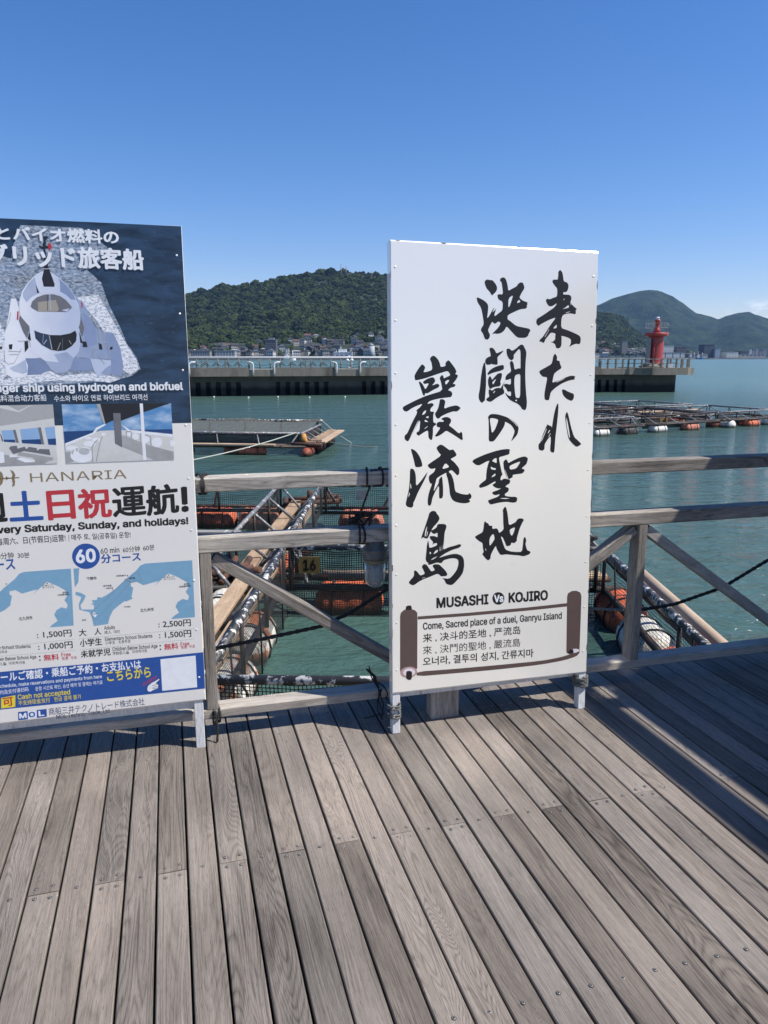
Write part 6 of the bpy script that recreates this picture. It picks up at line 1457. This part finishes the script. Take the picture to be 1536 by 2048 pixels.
silo_tower()
block('office_block', 570, 577, 697, 711, 1012, 10, window_wall('office_pale', (.45, .46, .47), (.12, .13, .14), 3, 3, .5, .5), 'narrow pale office block next to the dark tower block', 'office block')
# right-hand shore
block('tower_block', 1243.5, 1254.5, 682.5, 701, 1620, 14, window_wall('tower_tan', (0.33, 0.29, 0.25), (.16, .14, .12), 3, 3, .5, .5), 'tan tower block in the hillside town left of the red lighthouse', 'tower block')
block('school_building', 1319, 1347, 692, 703, 1640, 16, window_wall('school', (0.66, 0.65, 0.60), (.28, .28, .27), 4, 3.6, .6, .4), 'long cream school building right behind the red lighthouse', 'school')
block('apartment_block', 1353, 1372, 694, 704, 1650, 16, window_wall('apt_dark', (0.085, 0.07, 0.07), (.2, .18, .18), 4, 3.2, .35, .6), 'dark brown apartment block right of the cream school building', 'apartment block')
block('warehouse', 1322, 1369, 706, 712, 1600, 30, window_wall('wh_white', (0.74, 0.73, 0.68), (.05, .05, .05), 16, 9, .12, .99), 'long low white warehouse at the water right of the red lighthouse', 'warehouse', plainwall('roof_grey', (.3, .3, .3)))
block('warehouse', 1196, 1288, 711, 715.5, 1560, 30, window_wall('wh_cream', (0.5, 0.48, 0.43), (.1, .1, .1), 14, 9, .3, .6), 'long low cream warehouse along the water left of the red lighthouse', 'warehouse', plainwall('roof_slate', (.05, .053, .06)))
block('grain_silo', 1407, 1428, 690, 713, 1670, 30, window_wall('silo_dark', (0.075, 0.085, 0.10), (.10, .11, .13), 5, 60, .2, .99), 'tall dark slate grain silo building at the harbour', 'silo', plainwall('roof_dark', (.05, .055, .06)))
block('grain_silo', 1429.5, 1439.5, 697, 714.5, 1660, 14, window_wall('silo_pale', (0.40, 0.45, 0.50), (.33, .38, .43), 4, 60, .4, .99), 'pale blue silo tower beside the dark slate silo building', 'silo')
block('warehouse', 1452, 1475.5, 704, 715.5, 1655, 30, window_wall('wh_bright', (0.78, 0.76, 0.66), (.45, .44, .4), 7, 60, .12, .99), 'tall bright white warehouse right of the silos', 'warehouse', plainwall('roof_wh', (.18, .18, .18)))
block('warehouse', 1481, 1500, 702.5, 709, 1690, 30, plainwall('wh_slate', (.10, .11, .13)), 'dark grey warehouse with a low pale front right of the bright warehouse', 'warehouse')
block('shed', 1478, 1530, 709.5, 714.5, 1660, 10, window_wall('shed_pale', (.42, .41, .38), (.12, .12, .12), 9, 9, .35, .6), 'long pale shed along the harbour edge at the far right', 'shed')
block('chimney_block', 1499.5, 1502.5, 699, 712, 1665, 6, plainwall('chim_pale', (.6, .6, .58)), 'slim white chimney block above the harbour sheds', 'chimney')
for k, (a, c, y) in enumerate(((1504, 1510, 700.5), (1511, 1516, 698.5), (1518, 1523, 702), (1524, 1533, 699.5))):
    block('distant_apartment', a, c, y, 709, 1900, 16, window_wall('dist_%s' % 'abcd'[k], ((.28, .29, .32), (.36, .37, .40), (.30, .24, .23), (.24, .26, .30))[k], (.15, .16, .2), 4, 3.2, .4, .5), ('grey apartment block', 'tall pale apartment block', 'brownish apartment block', 'wide slate apartment block')[k] + ' beyond the harbour sheds at the far right', 'apartment block')
n = 0; tries = 0
while n < 118 and tries < 6000:
    tries += 1
    px = rng.uniform(372, 800); t = rng.uniform(.02, .26) ** 1.0
    if px < 500 and t > .20: continue
    if 500 < px < 600 and t > .12 and rng.random() < .8: continue
    Y = float(shoreY(px)) + 900 * t; X = (px - 768) / F * Y * math.cos(PITCH)
    n += place_house(X, Y, 'below the green hill', 'between the two boards')
n = 0; tries = 0
while n < 120 and tries < 6000:
    tries += 1
    px = rng.uniform(1188, 1335); t = rng.uniform(.0, .34)
    if px > 1290 and t > .12: continue
    Y = float(shoreY(px)) + 12 + 900 * t; X = (px - 768) / F * Y * math.cos(PITCH)
    n += place_house(X, Y, 'near the red lighthouse', 'near the lighthouse')
n = 0; tries = 0
while n < 26 and tries < 2000:
    tries += 1
    px = rng.uniform(1366, 1412); Y = float(shoreY(px)) + rng.uniform(30, 420); X = (px - 768) / F * Y * math.cos(PITCH)
    n += place_house(X, Y, 'left of the dark silo', 'left of the silos')
for k in PROTO:
    if k not in used: bpy.data.objects.remove(PROTO[k])
# radio masts on the summit
M['mast'] = plain('mast_grey', (0.40, 0.41, 0.42), .5)
def mast(px, ytop, ybot, label, wide):
    px_, Y = px, float(shoreY(px)) + 880; a = at_y(px, ybot, Y); t = at_y(px, ytop, Y); r = empty('radio_mast', (a[0], Y, a[2] - 3), label, 'mast'); h = t[2] - a[2] + 3
    b = MB()
    for (sx, sy) in ((1, 1), (-1, 1), (-1, -1), (1, -1)): b.tube([(a[0] + sx * wide, Y + sy * wide, a[2] - 3), (a[0] + sx * wide * .5, Y + sy * wide * .5, t[2])], .45, 5)
    for k in range(6):
        z = a[2] + h * k / 7; w_ = wide * (1 - .07 * k); b.beam((a[0] - w_, Y - w_, z), (a[0] + w_, Y - w_, z + 2.5), .4, .4); b.beam((a[0] + w_, Y - w_, z), (a[0] - w_, Y - w_, z + 2.5), .25, .25)
    b.build('lattice', M['mast'], r)
    for f in (.45, .68, .92): b = MB(); b.lathe((a[0], Y, a[2] + h * f - 2), [(wide * 1.5, 0), (wide * 1.7, .6), (wide * 1.5, 1.2)], 10); b.build('platform', M['mast'], r)
mast(682.5, 529, 547, 'taller lattice radio mast on the wooded summit, the left one of the pair', 1.3); mast(692.5, 533.5, 546, 'shorter lattice radio mast on the wooded summit, the right one of the pair', 1.1)
mast(743, 544.5, 549, 'tiny mast standing on the ridge next to the white notice board', .5)
# ships
def ship(px0, px1, ywl, Y, hull, label, rise=5.0):
    A = at_y(px0, ywl, Y); B = at_y(px1, ywl, Y); L = B[0] - A[0]; r = empty('ship', ((A[0] + B[0]) / 2, Y, WATER), label, 'ship')
    b = MB(); n = 14; secs = []
    for i in range(n + 1):
        t = i / n; w = 4.2 * min(1, (t / .12) ** .6 if t < .12 else 1) * (1 if t < .7 else max(0.03, 1 - ((t - .7) / .3) ** 1.8)); sh_ = 1.5 + 1.6 * max(0, (t - .6) / .4) ** 2
        x = A[0] + L * t; base = len(b.v); secs.append(base)
        for (yy, z) in ((-w * .75, WATER - 1), (-w, WATER + sh_ + 1), (w, WATER + sh_ + 1), (w * .75, WATER - 1)): b.v.append(np.array([x, Y + yy, z]))
    for p, q in zip(secs[:-1], secs[1:]):
        for k in range(3): b.face((p + k, q + k, q + k + 1, p + k + 1))
    b.face((secs[0], secs[0] + 1, secs[0] + 2, secs[0] + 3)); b.build('hull', hull, r)
    b = MB(); b.box((A[0] + L * .12, Y - 3, WATER + 2.5), (A[0] + L * .42, Y + 3, WATER + 2.5 + rise)); b.box((A[0] + L * .18, Y - 2.4, WATER + 2.52 + rise), (A[0] + L * .36, Y + 2.4, WATER + 4.8 + rise)); b.build('deckhouse', window_wall('ship_white', (.7, .7, .7), (.08, .1, .12), 2.5, 2.6, .6, .3), r)
    b = MB(); b.tube([(A[0] + L * .3, Y, WATER + 4.8 + rise), (A[0] + L * .3, Y, WATER + 11 + rise)], .3, 6); b.tube([(A[0] + L * .75, Y, WATER + 2), (A[0] + L * .75, Y, WATER + 9 + rise)], .35, 6); b.build('mast', M['white_metal'], r)
ship(1391, 1408, 718.0, 1560, plain('hull_blue', (.04, .10, .28), .4, .1, .2), 'blue hulled work ship moored below the dark silo building')
ship(1376, 1392, 717.4, 1590, plain('hull_navy', (.02, .03, .06), .4, .1, .2), 'dark hulled ship with a white stripe behind the end of the pier')
ship(566, 592, 719.5, 960, plain('hull_white', (.72, .72, .7), .4, .1, .2), 'small white ferry off the far quay right of the dark tower block', 3)
# small low quay wall buildings / boats seen through the pier railing on the left
block('quay_wall', 500, 540, 713.5, 719, 985, 3, plainwall('quay_stone', (.33, .31, .28)), 'pale stone jetty on the far shore below the dark tower block', 'jetty')

# ================================================================== HAZE
def haze():
    b = MB(); b.box((-3600, -30, -8), (3600, 5400, 445)); m = bpy.data.materials.new('haze'); m.use_nodes = True; nt_ = m.node_tree; nt_.nodes.remove(nt_.nodes['Principled BSDF'])
    v = nt_.nodes.new('ShaderNodeVolumePrincipled'); v.inputs['Color'].default_value = (0.36, 0.62, 1.0, 1); v.inputs['Density'].default_value = 0.000046; v.inputs['Anisotropy'].default_value = 0.2
    nt_.links.new(v.outputs[0], nt_.nodes['Material Output'].inputs['Volume'])
    tag(b.build('haze', m), kind='stuff')
haze()
